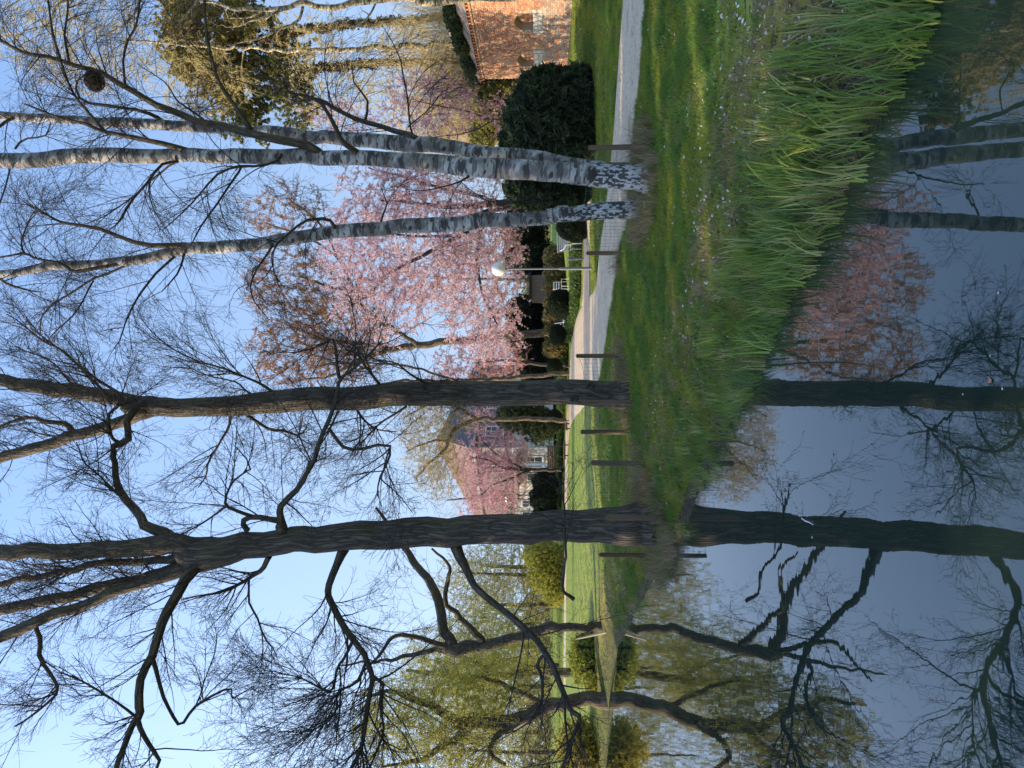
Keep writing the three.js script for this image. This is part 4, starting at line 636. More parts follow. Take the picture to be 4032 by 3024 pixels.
bare('willow_tree', 'leaning weeping willow with yellow green strands at the left edge, across the water', [2396, 2762], 27.5,
  [[[2406, 2760, 74], [2360, 2758, 62], [2300, 2756, 56], [2220, 2768, 54], [2097, 2816, 52], [1990, 2838, 54], [1880, 2845, 56], [1799, 2846, 54]], [[1810, 2846, 44], [1740, 2800, 34], [1640, 2750, 26], [1520, 2730, 16], [1400, 2740, 9]], [[1860, 2848, 40], [1800, 2900, 34], [1740, 2940, 28], [1640, 2990, 18], [1500, 3020, 10]], [[2180, 2784, 30], [2080, 2740, 24, 0.5], [1980, 2690, 18, 0.9], [1860, 2660, 10, 1]], [[2050, 2830, 30, -0.3], [1960, 2900, 24, -0.5], [1930, 2960, 20, -0.6], [1990, 3010, 16, -0.6]]],
  [ell(27.5, 1750, 2800, 240, 190), ell(27.5, 1700, 2980, 260, 130), ell(27.5, 1500, 2850, 130, 180), ell(28, 1950, 2680, 170, 110)], 700, WIL, [M.greyBark, M.olive, M.willow], WB);
reseed(252);
bare('willow_tree', 'second willow with thin hanging strands behind the crooked mossy tree', [2330, 2640], 40,
  [[[2340, 2640, 40], [2100, 2650, 34], [1900, 2670, 30], [1750, 2660, 22], [1600, 2640, 12]], [[1950, 2664, 22], [1850, 2600, 18], [1720, 2560, 10]]],
  [ell(40, 1780, 2600, 230, 160), ell(40, 1800, 2730, 220, 120), ell(40, 1960, 2500, 140, 140)], 700, WIL, [M.greyBark, M.olive, M.willow], { ...WB, p: 0.7 });
reseed(253);
{ const o = based('weeping_shrub', 'bright green weeping shrub trailing over the water on the far left bank', 'shrub', 2370, 2600, 29); foliage(o, [ell(29, 2320, 2590, 66, 90), ell(29, 2350, 2660, 44, 70), ell(29, 2330, 2530, 46, 50)], 3400, LEAF, M.leaf, M.core, [[0.16, 0.21, 0.04], [0.5, 0.5, 0.08]], 0.9, 0, [0.5, 1.3]); }
{ const o = based('weeping_shrub', 'yellow leaved shrub hanging over the water at the left edge', 'shrub', 2360, 2940, 30); foliage(o, [ell(30, 2270, 2950, 66, 90), ell(30, 2310, 2900, 50, 60), ell(30, 2300, 3010, 56, 60)], 2600, LEAF, M.leaf, null, [[0.4, 0.35, 0.05], [0.6, 0.5, 0.1]], 0.9, 0, [0.35, 1.3]); }
// trees that close the view behind
const back = [
  ['olive brown bare tree far behind the bright yellow green bush', 2190, 2230, 62, [[1990, 2230, 190, 120], [1900, 2290, 140, 100]]],
  ['olive bare tree far across the lawn, between the crooked tree and the thickest trunk', 2190, 2380, 66, [[2010, 2390, 190, 120], [1900, 2450, 140, 110]]],
  ['tall olive tree far behind the crooked mossy tree', 2190, 2540, 70, [[1980, 2540, 230, 150], [1820, 2600, 150, 120]]],
  ['grey brown tree far behind the second willow', 2190, 2700, 72, [[2000, 2700, 220, 150], [1850, 2760, 140, 120]]],
  ['grey brown tree far behind the leaning willow', 2190, 2880, 70, [[2010, 2860, 210, 130], [2020, 2990, 200, 120]]],
  ['yellow green tree far across the lawn, just left of the thickest trunk', 2190, 2260, 58, [[1900, 2300, 200, 130], [2000, 2200, 140, 80]]],
  ['yellow green tree far behind the hanging twigs of the second willow', 2190, 2620, 60, [[1860, 2640, 230, 150], [2030, 2560, 150, 120]]],
  ['yellow green tree far behind the left edge shrub', 2190, 2960, 60, [[1880, 2940, 240, 150], [2040, 2860, 150, 130]]],
  ['mauve brown bare tree far back between the pink cherries', 2190, 1560, 70, [[1960, 1560, 200, 110]]],
  ['bare brown tree far behind the largest cherry', 2190, 1100, 64, [[1850, 1060, 260, 230]]],
  ['bare grey tree behind the coppiced stems, right of the twin birch', 2150, 620, 56, [[1850, 640, 300, 190]]],
];
back.forEach(([label, x, y, d, E], i) => { reseed(560 + i); bare('distant_tree', label, [x, y], d, [[[2215, y, 20], [2080, y + 4, 18], [1960, y, 12], [E[0][0] - E[0][2] * 0.5, y - 6, 5]]], E.map(e => ell(d, ...e)), 560, { ...BARE, space: [0.5, 0.5, 0.4], rmin: 0.011, len: [[1, 2.4], [0.8, 2.2], [0.4, 1]], lift: [0.06] }, [M.greyBark, M.olive, i < 8 ? M.olive : M.brownTwig], i < 8 ? { n: 1, p: 0.85, c: [[0.5, 0.48, 0.14], [0.55, 0.46, 0.2]], s: 1.7 } : null, 'bare trees closing the view far behind'); });
{ // the far wood beyond: one mass
  reseed(280); const ms = [], cs = []; for (let i = 0; i < 6000; i++) { const x = R(-70, 75), z = -R(82, 100), h = 2 + 5 * fbm(x * 0.09, 3, 0, 3); ms.push(mat4([x, 1 + h * rnd(), z], R(0, 6), R(0, 6), R(0, 6), R(3, 6))); cs.push(mixc([0.2, 0.2, 0.08], [0.3, 0.25, 0.14], rnd())); }
  inst('far_wood', LEAF, M.leaf, ms, cs); scene.children[scene.children.length - 1].userData.label = 'brown green far wood that closes the view behind the lawn';
}
// evergreens on the left bank whose long shade lies over the near lawn and the birches
const shade = [[-24, -7.5, 17, 3.6], [-26, -14, 19, 4.2], [-27, -20.5, 17.5, 3.8]];
shade.forEach(([x, z, h, r], i) => { reseed(290 + i); const o = thing('evergreen_tree', ['dense tall evergreen on the left bank outside the view, nearest the viewer', 'dense tall evergreen on the left bank outside the view, middle of three', 'dense tall evergreen on the left bank outside the view, farthest of three'][i], 'evergreen tree', G(x, z)); foliage(o, [{ c: [x, h * 0.32, z], r: [r, h * 0.34, r] }, { c: [x + 0.6, h * 0.62, z - 0.4], r: [r * 0.85, h * 0.3, r * 0.85] }, { c: [x - 0.4, h * 0.84, z + 0.3], r: [r * 0.55, h * 0.18, r * 0.55] }], 950, NEEDLE, M.leaf, null, [[0.02, 0.035, 0.015], [0.05, 0.07, 0.03]], 2.4); const b = new TB(); b.tube([G(x, z, -0.2), [x, h * 0.5, z]], [0.4, 0.2], 10); mesh('trunk', b.geo(o.position.toArray()), M.greyBark, o); });

// ---------- garden things ----------
M.post = std([0.2, 0.15, 0.1], 0.95, { bumpMap: elmBump, bumpScale: 0.01, map: tex(128, 256, (u, v) => { const f = fbm(u * 20, v * 3, 2, 3, 20, 3); return mixc([0.5, 0.46, 0.42], [1.1, 1.0, 0.9], f); }, true) });
M.white = std([0.78, 0.78, 0.76], 0.45); M.steel = std([0.5, 0.52, 0.54], 0.4, { metalness: 0.7 }); M.grey = std([0.2, 0.21, 0.22], 0.6); M.black = std([0.03, 0.032, 0.035], 0.5);
M.wire = std([0.05, 0.09, 0.075], 0.5, { metalness: 0.4 }); M.board = std([0.17, 0.11, 0.07], 0.9, { bumpMap: elmBump, bumpScale: 0.006 }); M.shed = std([0.24, 0.18, 0.13], 0.9, { bumpMap: elmBump, bumpScale: 0.006 });
M.glass = new THREE.MeshPhysicalMaterial({ color: rgb(0.03, 0.035, 0.04), roughness: 0.08, ior: 1.5 });
const box = (name, w, h, d, p, m, par, rot) => { const b = mesh(name, chamfer(w, h, d), m, par); b.position.set(...p); if (rot) b.rotation.set(...rot); return b; };
function chamfer(w, h, d) { const c = Math.min(w, h, d) * 0.12, s = new THREE.Shape([[-w / 2 + c, -h / 2 + c], [w / 2 - c, -h / 2 + c], [w / 2 - c, h / 2 - c], [-w / 2 + c, h / 2 - c]].map(q => new THREE.Vector2(...q))); const g = new THREE.ExtrudeGeometry(s, { depth: d - 2 * c, bevelEnabled: true, bevelSize: c, bevelThickness: c, bevelSegments: 1 }); g.translate(0, 0, -d / 2 + c); return g; }
const rod = (name, pts, r, m, par, n = 8) => { const b = new TB(); b.tube(pts, pts.map((_, i) => Array.isArray(r) ? r[i] : r), n); return mesh(name, b.geo(), m, par); };
// wooden posts round the trunks
reseed(300);
const postAt = {};
function post(key, label, x, y, d, top, w = 22) {
  const p = at(x, y, d); p[1] = ground(p[0], p[2]); const h = at(top, y, d)[1] - p[1], o = thing('wooden_post', label, 'post', p, R(0, 6), 'wooden posts guarding the trunks'), b = new TB(), r = w / 2 * d / F, lx = R(-0.02, 0.02);
  b.tube([[0, -0.15, 0], [lx * 0.3, h * 0.4, 0], [lx * 0.7, h * 0.8, 0], [lx, h, 0]], [r, r * 0.98, r * 0.95, r * 0.92], 9, 0.3, 0.8, 0.06, R(0, 40)); mesh('post_shaft', b.geo(), M.post, o);
  const c = new THREE.ConeGeometry(r * 0.92, r * 0.5, 9); c.translate(lx, h + r * 0.25, 0); mesh('post_top', c, M.greyBark, o); postAt[key] = { p, h };
}
post('a', 'wooden post in front of the thickest trunk by the water', 2557, 2039, 13.7, 2386, 24);
post('b', 'wooden post on the lawn right of the thickest trunk', 2530, 1825, 14.9, 2331, 22);
post('c', 'slim wooden post between the thickest trunk and the lone trunk', 2455, 1701, 16.6, 2289, 20);
post('d', 'wooden post against the left side of the lone furrowed trunk', 2470, 1584, 15.4, 2296, 20);
post('e', 'dark wooden post right of the lone furrowed trunk, before the path', 2430, 1401, 17.2, 2271, 18);
post('f', 'wooden post left of the single birch, near the globe lamp', 2475, 996, 16.2, 2311, 18);
post('g', 'nearest wooden post, capped with green wire, right of the twin birch', 2545, 577, 12.4, 2318, 22);
post('h', 'brown post close behind the twin birch', 2480, 646, 14.2, 2332, 14);
post('i', 'wooden post left of the thickest trunk, at the bank', 2480, 2186, 16.2, 2361, 18);
function wireFence(label, keys, mid = []) {
  const P = keys.map(k => Array.isArray(k) ? { p: G(k[0], k[1]), h: k[2] } : postAt[k]), o = thing('wire_mesh', label, 'wire fence', P[0].p, 0, 'green wire mesh strung between the posts'), b = new TB();
  for (let i = 1; i < P.length; i++) {
    const A = P[i - 1], B = P[i], L = Math.hypot(B.p[0] - A.p[0], B.p[2] - A.p[2]), n = Math.ceil(L / 0.1), H = Math.min(A.h, B.h) - 0.03;
    const q = (t, y) => { const x = A.p[0] + (B.p[0] - A.p[0]) * t, z = A.p[2] + (B.p[2] - A.p[2]) * t; return sub([x, ground(x, z) + y * (A.h + (B.h - A.h) * t - 0.03) - 0.03 * Math.sin(t * 3.14), z], P[0].p); };
    for (let k = 0; k <= n; k++) b.tube([q(k / n, 0), q(k / n, 1)], [0.0026, 0.0026], 3);
    for (let r = 0; r <= 8; r++) { const l = []; for (let k = 0; k <= 8; k++) l.push(q(k / 8, r / 8)); b.tube(l, l.map(() => r === 8 || r === 0 ? 0.004 : 0.0026), 3); }
  }
  mesh('wires', b.geo(), M.wire, o);
}
{ const pp = (y, d, h) => { const q = at(2500, y, d); return [q[0], q[2], h]; };
  wireFence('green wire mesh around the twin and single birches', ['f', pp(820, 15.2, 0.9), pp(690, 14.2, 0.9), 'h', 'g']);
  wireFence('green wire mesh beside the lone furrowed trunk', ['e', pp(1490, 17.4, 0.9)]);
  wireFence('green wire mesh left of the lone furrowed trunk', ['d', 'c']);
  wireFence('green wire mesh behind the thickest trunk', ['b', pp(1960, 15.8, 0.9), 'i']); }
// globe lamp
{
  const o = based('globe_lamp', 'slim park lamp with a white globe standing beside the path', 'lamp post', 2326, 1057, 24.4), h0 = o.position.y, Y = x => at(x, 1057, 24.4)[1] - h0;
  const lower = new THREE.LatheGeometry([[0.001, -0.2], [0.05, -0.2], [0.05, Y(2212)], [0.042, Y(2204)], [0.029, Y(2200)], [0.001, Y(2200)]].map(q => new THREE.Vector2(...q)), 18); mesh('post_sleeve', lower, M.grey, o);
  rod('pole', [[0, Y(2202), 0], [0, Y(1992), 0]], 0.027, M.grey, o, 14);
  const col = new THREE.LatheGeometry([[0.001, -0.03], [0.05, -0.03], [0.075, 0.0], [0.075, 0.035], [0.001, 0.035]].map(q => new THREE.Vector2(...q)), 20); mesh('collar', col, M.grey, o).position.y = Y(1992);
  const gl = new THREE.SphereGeometry(0.235, 32, 24); mesh('globe', gl, new THREE.MeshPhysicalMaterial({ color: rgb(0.9, 0.87, 0.78), roughness: 0.3, clearcoat: 0.5 }), o).position.y = Y(1963);
  box('base_flange', 0.16, 0.03, 0.16, [0, 0.012, 0], M.grey, o);
}
{ const o = based('bollard_light', 'short dark bollard light with a capped head beside the lawn bed', 'bollard', 2256, 1019, 28.5), g = new THREE.LatheGeometry([[0.001, -0.1], [0.05, -0.1], [0.05, 0.44], [0.068, 0.45], [0.068, 0.58], [0.05, 0.61], [0.001, 0.615]].map(q => new THREE.Vector2(...q)), 18); mesh('shaft', g, M.grey, o); const c = new THREE.TorusGeometry(0.068, 0.008, 8, 20); c.rotateX(1.5708); c.translate(0, 0.46, 0); mesh('ring', c, M.black, o); }
{ // pale metal bench
  const o = based('garden_bench', 'pale metal bench half hidden behind the rounded box bush', 'bench', 2262, 915, 28.5); o.rotation.y = 0.35;
  for (const s of [-0.62, 0.62]) { rod('leg', [[s, 0, 0.22], [s, 0.42, 0.2]], 0.018, M.white, o); rod('leg', [[s, 0, -0.2], [s, 0.42, -0.18]], 0.018, M.white, o); rod('arm', [[s * 1.1, 0.42, 0.24], [s * 1.12, 0.62, 0.22], [s * 1.1, 0.66, -0.05], [s * 1.08, 0.8, -0.22]], 0.02, M.white, o); }
  for (let i = 0; i < 5; i++) box('seat_slat', 1.36, 0.022, 0.075, [0, 0.43 - 0.005 * Math.abs(i - 2), 0.2 - i * 0.09], M.steel, o);
  for (let i = 0; i < 5; i++) box('back_slat', 1.36, 0.06, 0.02, [0, 0.53 + i * 0.075, -0.22 - i * 0.022], M.steel, o, [-0.25, 0, 0]);
  rod('top_rail', [[-0.7, 0.9, -0.33], [0, 0.92, -0.34], [0.7, 0.9, -0.33]], 0.024, M.white, o);
}
function daffodil(label, x, y, d) { const o = based('daffodil', label, 'flower', x + 20, y, d), h = Math.max(0.2, at(x, y, d)[1] - o.position.y); rod('stem', [[0, 0, 0], [0.01, h, 0]], 0.005, std([0.1, 0.2, 0.05]), o, 5); const ye = leafMat([0.85, 0.68, 0.04]); for (let i = 0; i < 6; i++) { const g = new THREE.SphereGeometry(0.024, 8, 6); g.scale(1, 0.25, 0.6); g.translate(0.026, 0, 0); g.rotateY(i * 1.047); g.rotateX(1.1); g.translate(0.01, h, 0.01); mesh('petal', g, ye, o); } const c = new THREE.CylinderGeometry(0.016, 0.01, 0.03, 8, 1, true); c.rotateX(1.3); c.translate(0.01, h, 0.03); mesh('trumpet', c, ye, o); }
daffodil('single yellow daffodil in front of the pale bench', 2234, 941, 27.5);
// low board fence, shed, white garden seats behind the topiary
{ const d = 48.5, a = at(2150, 1083, d), b = at(2150, 1192, d), o = thing('garden_shed', 'brown boarded garden shed with a dark flat roof behind the largest topiary ball', 'shed', [(a[0] + b[0]) / 2, ground(0, -d), -d]), L = a[0] - b[0], top = at(2090, 1140, d)[1] - o.position.y, n = 7; for (let i = 0; i < n; i++) box('board', L / n - 0.012, top, 0.03, [-L / 2 + L / n * (i + 0.5), top / 2, (i % 2) * 0.006], M.shed, o); box('wall', L - 0.02, top - 0.02, 1.6, [0, top / 2 - 0.011, -0.83], M.shed, o); box('roof', L + 0.3, 0.12, 2, [0, top + 0.065, -0.75], M.black, o); }
function chair(label, x, y, d, turn) { const o = based('garden_chair', label, 'chair', x, y, d); o.rotation.y = turn; for (const [a, b] of [[-0.22, 0.2], [0.22, 0.2], [-0.22, -0.2], [0.22, -0.2]]) rod('leg', [[a, 0, b], [a * 0.95, 0.44, b * 0.95]], 0.018, M.white, o); for (let i = 0; i < 5; i++) box('seat_slat', 0.48, 0.02, 0.075, [0, 0.45, 0.18 - i * 0.09], M.white, o); for (const s of [-0.22, 0.22]) rod('back_post', [[s, 0.44, -0.2], [s, 0.95, -0.28]], 0.018, M.white, o); for (let i = 0; i < 3; i++) box('back_slat', 0.46, 0.06, 0.018, [0, 0.6 + i * 0.14, -0.225 - i * 0.022], M.white, o); return o; }
chair('white slatted garden chair between the globe lamp and the largest topiary ball', 2250, 1118, 42, 2.6);
chair('white slatted garden chair glimpsed between the two nearest topiary balls', 2245, 1266, 43, 0.9);
// low log barriers beside the path
function barrier(label, x, y0, y1, d) { const a = at(x, y0, d), b = at(x, y1, d), g = ground(a[0], a[2]), o = thing('log_barrier', label, 'barrier', [(a[0] + b[0]) / 2, g, a[2]], 0, 'low log barriers beside the path'), L = a[0] - b[0], h = Math.max(0.22, a[1] - g); rod('log', [[-L / 2, h, 0], [0, h + 0.01, 0], [L / 2, h, 0]], 0.075, M.post, o, 10); for (const s of [-0.3, 0.3]) rod('leg', [[s * L, -0.1, 0], [s * L, h - 0.06, 0]], 0.04, M.black, o); }
barrier('longer pale log barrier along the path in front of the house', 2223, 1738, 1808, 47);
barrier('shorter log barrier at the lawn tip by the last topiary ball', 2234, 1662, 1694, 44);
// dark garden fence with an orange box, and the house
{ const d = 55, a = at(2187, 1755, d), b = at(2187, 1843, d), o = thing('garden_fence', 'dark brown board fence carrying an orange box in front of the white windows', 'fence', [(a[0] + b[0]) / 2, a[1] - 0.05, -d]), L = a[0] - b[0]; o.position.y = ground(o.position.x, -d); const y0 = a[1] - o.position.y; for (let i = 0; i < 4; i++) box('board', L, 0.135, 0.03, [0, y0 + 0.08 + i * 0.15, 0.003 * (i % 2)], M.board, o); for (const s of [-0.5, 0, 0.5]) box('fence_post', 0.09, y0 + 0.75, 0.09, [s * (L - 0.1), (y0 + 0.6) / 2, -0.065], M.board, o);
  const e = at(2165, 1800, d), bx = thing('letter_box', 'small orange box fixed to the dark garden fence', 'box', [e[0], e[1] - 0.09, -d + 0.09]); box('box_body', 0.2, 0.16, 0.13, [0, 0.08, 0], std([0.75, 0.33, 0.04], 0.5), bx); box('lid', 0.22, 0.025, 0.15, [0, 0.172, 0.004], std([0.68, 0.28, 0.03], 0.5), bx); }
{
  const TH = 0.7, cx = -5.6, cz = -67.3, gy = ground(cx, cz), o = thing('house', 'large house with a tall hipped tile roof and white windows behind the pink cherry', 'house', [cx, gy, cz], TH), W = 9, D = 12, H = 8.1 - gy, AP = 11.9 - gy;
  const low = std([0.62, 0.58, 0.5], 0.9), up = std([0.2, 0.18, 0.17], 0.95, { bumpMap: elmBump, bumpScale: 0.02 });
  const l = new THREE.BoxGeometry(W, 3.3, D); l.translate(0, 1.65, 0); mesh('ground_floor_wall', l, low, o); const u = new THREE.BoxGeometry(W - 0.02, H - 3.3, D - 0.02); u.translate(0, 3.3 + (H - 3.3) / 2, 0); mesh('upper_wall', u, up, o);
  box('string_course', W + 0.16, 0.16, D + 0.16, [0, 3.3, 0], low, o);
  // hipped roof laid in courses of tiles
  const ex = W / 2 + 0.4, ez = D / 2 + 0.4, rz = 1.2, brown = std([0.3, 0.2, 0.145], 0.92), slate = std([0.15, 0.13, 0.125], 0.8);
  const facet = (c0, c1, r0, r1, mt) => { const n = 26, parts = [], nr = nrm(cross(sub(c1, c0), sub(r0, c0))).map(v => v * (nrm(cross(sub(c1, c0), sub(r0, c0)))[1] < 0 ? -1 : 1)); for (let i = 0; i < n; i++) { const t0 = i / n, t1 = (i + 1.25) / n, A = t => add(c0, sub(r0, c0), Math.min(1, t)), B = t => add(c1, sub(r1, c1), Math.min(1, t)); const m = Math.max(1, Math.round(len(sub(B(t0), A(t0))) / 0.34)); for (let k = 0; k < m; k++) { const s0 = (k + 0.02) / m, s1 = (k + 0.98) / m, li = 0.05 + 0.012 * hash(i, k, 3), q = (t, s, h) => add(add(A(t), sub(B(t), A(t)), s), nr, h); const v = [q(t0, s0, li), q(t0, s1, li), q(t1, s1, 0.012), q(t1, s0, 0.012), q(t0, s0, 0), q(t0, s1, 0)]; const g = new THREE.BufferGeometry(); g.setAttribute('position', new THREE.Float32BufferAttribute([0, 1, 2, 0, 2, 3, 4, 5, 1, 4, 1, 0].flatMap(j => v[j]), 3)); parts.push(g); } } const g = mergeGeometries(parts); g.computeVertexNormals(); tag(mesh('roof_tile', g, mt, o), null, null, null, 'stuff'); };
  const a = [-ex, H, -ez], b = [-ex, H, ez], c = [ex, H, ez], d = [ex, H, -ez], r0 = [0, AP, -rz], r1 = [0, AP, rz];
  facet(a, b, r0, r1, brown); facet(b, c, r1, r1, slate); facet(c, d, r1, r0, slate); facet(d, a, r0, r0, brown);
  box('eave', 2 * ex, 0.22, 2 * ez, [0, H - 0.12, 0], std([0.3, 0.29, 0.27]), o);
  const ch = box('chimney', 0.9, 1.8, 0.7, [1.6, AP - 0.4, -1.5], std([0.4, 0.2, 0.13], 0.9), o);
  const win = (side, t, y, w, h, cols, rows) => { const wd = new THREE.Group(); wd.name = 'window'; o.add(wd); if (side) { wd.position.set(-W / 2 - 0.03, y, D / 2 - t); wd.rotation.y = -Math.PI / 2; } else wd.position.set(-W / 2 + t, y, D / 2 + 0.03); box('pane', w, h, 0.02, [0, 0, 0], M.glass, wd); for (let i = 0; i <= cols; i++) box('glazing_bar', i % cols ? 0.05 : 0.1, h + 0.1, 0.07, [-w / 2 + w * i / cols, 0, 0.03], M.white, wd); for (let j = 0; j <= rows; j++) box('glazing_bar', w + 0.1, j % rows ? 0.05 : 0.1, 0.075, [0, -h / 2 + h * j / rows, 0.03], M.white, wd); box('sill', w + 0.2, 0.08, 0.22, [0, -h / 2 - 0.1, 0.08], M.white, wd); };
  win(1, 1.9, 1.55, 1.5, 1.3, 2, 2); win(1, 4.2, 1.55, 1.1, 1.3, 1, 2); win(1, 8.6, 2.1, 1.1, 1.3, 2, 2); win(1, 10.6, 2.1, 1.1, 1.3, 2, 2);
  win(0, 1.6, 4.9, 1, 1.4, 2, 3); win(0, 4.5, 4.9, 1, 1.4, 2, 3); win(0, 7.4, 4.9, 1, 1.4, 2, 3); win(0, 2.2, 1.7, 1.1, 1.5, 2, 3); win(0, 6.6, 1.7, 1.1, 1.5, 2, 3); win(1, 3, 4.9, 1, 1.4, 2, 3); win(1, 8, 4.9, 1, 1.4, 2, 3);
  rod('porch_post', [[-W / 2 - 1.2, 0, D / 2 - 0.6], [-W / 2 - 1.2, 2.9, D / 2 - 0.6]], 0.1, M.white, o); rod('porch_post', [[-W / 2 - 1.2, 0, D / 2 - 5.4], [-W / 2 - 1.2, 2.9, D / 2 - 5.4]], 0.1, M.white, o); box('porch_roof', 1.5, 0.14, 5.4, [-W / 2 - 0.76, 2.97, D / 2 - 3], slate, o);
}
// ---------- grass, reeds, litter, floating leaves ----------
function bladeTuft(n, h0, h1, w, spread, lean, segs, sd) {
  reseed(sd); const p = [], nn = [], id = [];
  for (let i = 0; i < n; i++) {
    const a = R(0, 6.283), r = spread * Math.sqrt(rnd()), x = Math.cos(a) * r, z = Math.sin(a) * r, la = R(0, 6.283), L = lean * R(0.3, 1.3), h = R(h0, h1), f = R(0, 3.14), wx = Math.cos(f) * w * R(0.7, 1.2), wz = Math.sin(f) * w * R(0.7, 1.2), k = p.length / 3;
    for (let j = 0; j <= segs; j++) { const t = j / segs, ww = (1 - Math.pow(t, 1.8)) * 0.5, bx = x + Math.cos(la) * L * h * t * t, bz = z + Math.sin(la) * L * h * t * t, y = h * t * (1 - 0.2 * L * t); if (j < segs) { p.push(bx - wx * ww, y, bz - wz * ww, bx + wx * ww, y, bz + wz * ww); nn.push(-wz, w * 0.4, wx, -wz, w * 0.4, wx); } else { p.push(bx, y, bz); nn.push(-wz, w * 0.4, wx); } }
    for (let j = 0; j < segs; j++) { const q = k + j * 2; if (j < segs - 1) id.push(q, q + 1, q + 2, q + 1, q + 3, q + 2); else id.push(q, q + 1, q + 2); }
  }
  const g = new THREE.BufferGeometry(); g.setAttribute('position', new THREE.Float32BufferAttribute(p, 3)); g.setAttribute('normal', new THREE.Float32BufferAttribute(nn, 3)); g.setIndex(id); g.normalizeNormals(); return g;
}
M.blade = leafMat([1, 1, 1], 0.3);
const stuffGroup = (name, label) => { const o = new THREE.Group(); o.name = name; o.userData = { kind: 'stuff', label }; scene.add(o); return o; };
{
  reseed(400); const tufts = [bladeTuft(9, 0.025, 0.06, 0.006, 0.07, 0.7, 2, 21), bladeTuft(10, 0.02, 0.05, 0.007, 0.09, 1, 2, 22), bladeTuft(8, 0.04, 0.085, 0.006, 0.06, 0.6, 2, 23)];
  reseed(401); const ms = [[], [], []], cs = [[], [], []];
  for (let i = 0; i < 230000; i++) {
    const d = 5.5 * Math.pow(26 / 5.5, Math.sqrt(rnd()) * 0.5 + rnd() * 0.5), x = R(-0.56, 0.56) * d + R(-0.5, 0.5), s = pondDist(x, -d); if (s < 0.35 || onWalk(x, -d)) continue;
    const a = fbm(x * 0.5, d * 0.5, 3, 3), b = fbm(x * 2.1, d * 2.1, 9, 3), k = b > 0.56 ? 2 : rnd() < 0.5 ? 0 : 1; if (s < 2.4 && s > 0.9 && rnd() < 0.45) continue; if (rnd() < sm(0.5, 0.62, fbm(x * 1.1, d * 1.1, 33, 3)) * 0.7) continue;
    let c = mixc([0.22, 0.3, 0.03], [0.38, 0.42, 0.06], rnd() * 0.6 + a * 0.5); if (b > 0.56) c = mixc([0.14, 0.28, 0.045], [0.22, 0.36, 0.06], rnd()); if (rnd() < 0.12) c = [0.36, 0.28, 0.13]; if (rnd() < 0.12) c = [0.08, 0.09, 0.03];
    ms[k].push(mat4(G(x, -d, -0.005).map((v, q) => q === 1 ? ground(x, -d, s) - 0.005 : v), 0, R(0, 6.3), 0, R(0.7, 1.4) * (1 + 0.012 * d))); cs[k].push(c);
  }
  const o = stuffGroup('lawn_grass', 'short uneven grass on the lawn between the pond and the path'); tufts.forEach((g, k) => inst('grass_blades', g, M.blade, ms[k], cs[k], o));
}
{ // iris leaves and rushes along the near bank
  const V = [bladeTuft(9, 0.32, 0.62, 0.024, 0.09, 0.3, 5, 41), bladeTuft(9, 0.25, 0.55, 0.022, 0.11, 0.5, 5, 42), bladeTuft(22, 0.18, 0.42, 0.008, 0.1, 0.7, 4, 43), bladeTuft(20, 0.2, 0.46, 0.009, 0.12, 0.5, 4, 44)];
  reseed(410); const ms = [[], [], [], []], cs = [[], [], [], []], sh = SHORE;
  for (let i = 0; i < 9000; i++) {
    const d = 4 * Math.pow(27 / 4, rnd() * 0.9), x = R(-0.56, 0.56) * d + 0.3; const s = pondDist(x, -d); if (s < -0.22 || s > 1.5) continue;
    const n = fbm(x * 0.9, d * 0.9, 55, 3); if (rnd() < 0.1 + sm(0.44, 0.64, n) * 0.72 || rnd() < sm(0.9, 1.5, s)) continue;
    const wide = rnd() < sm(10, 5.5, d) * 0.9 + 0.1, k = wide ? (rnd() < 0.5 ? 0 : 1) : (rnd() < 0.5 ? 2 : 3), y = Math.max(-0.04, ground(x, -d, s) - 0.02), t = rnd(); let c = mixc([0.14, 0.24, 0.04], [0.38, 0.46, 0.11], t); if (rnd() < 0.2) c = [0.18, 0.3, 0.1]; if (rnd() < 0.1) c = [0.52, 0.5, 0.2];
    ms[k].push(mat4([x, y, -d], R(-0.15, 0.15), R(0, 6.3), R(-0.15, 0.15), R(0.6, 1.1) * (1 - 0.25 * sm(0.6, 1.4, s)) * (1 - 0.22 * sm(5.5, 8.5, d)))); cs[k].push(c);
  }
  const o = stuffGroup('reed_bed', 'green iris leaves and rushes crowding the near bank of the pond'); V.forEach((g, k) => inst('reed_leaf', g, M.blade, ms[k], cs[k], o));
}
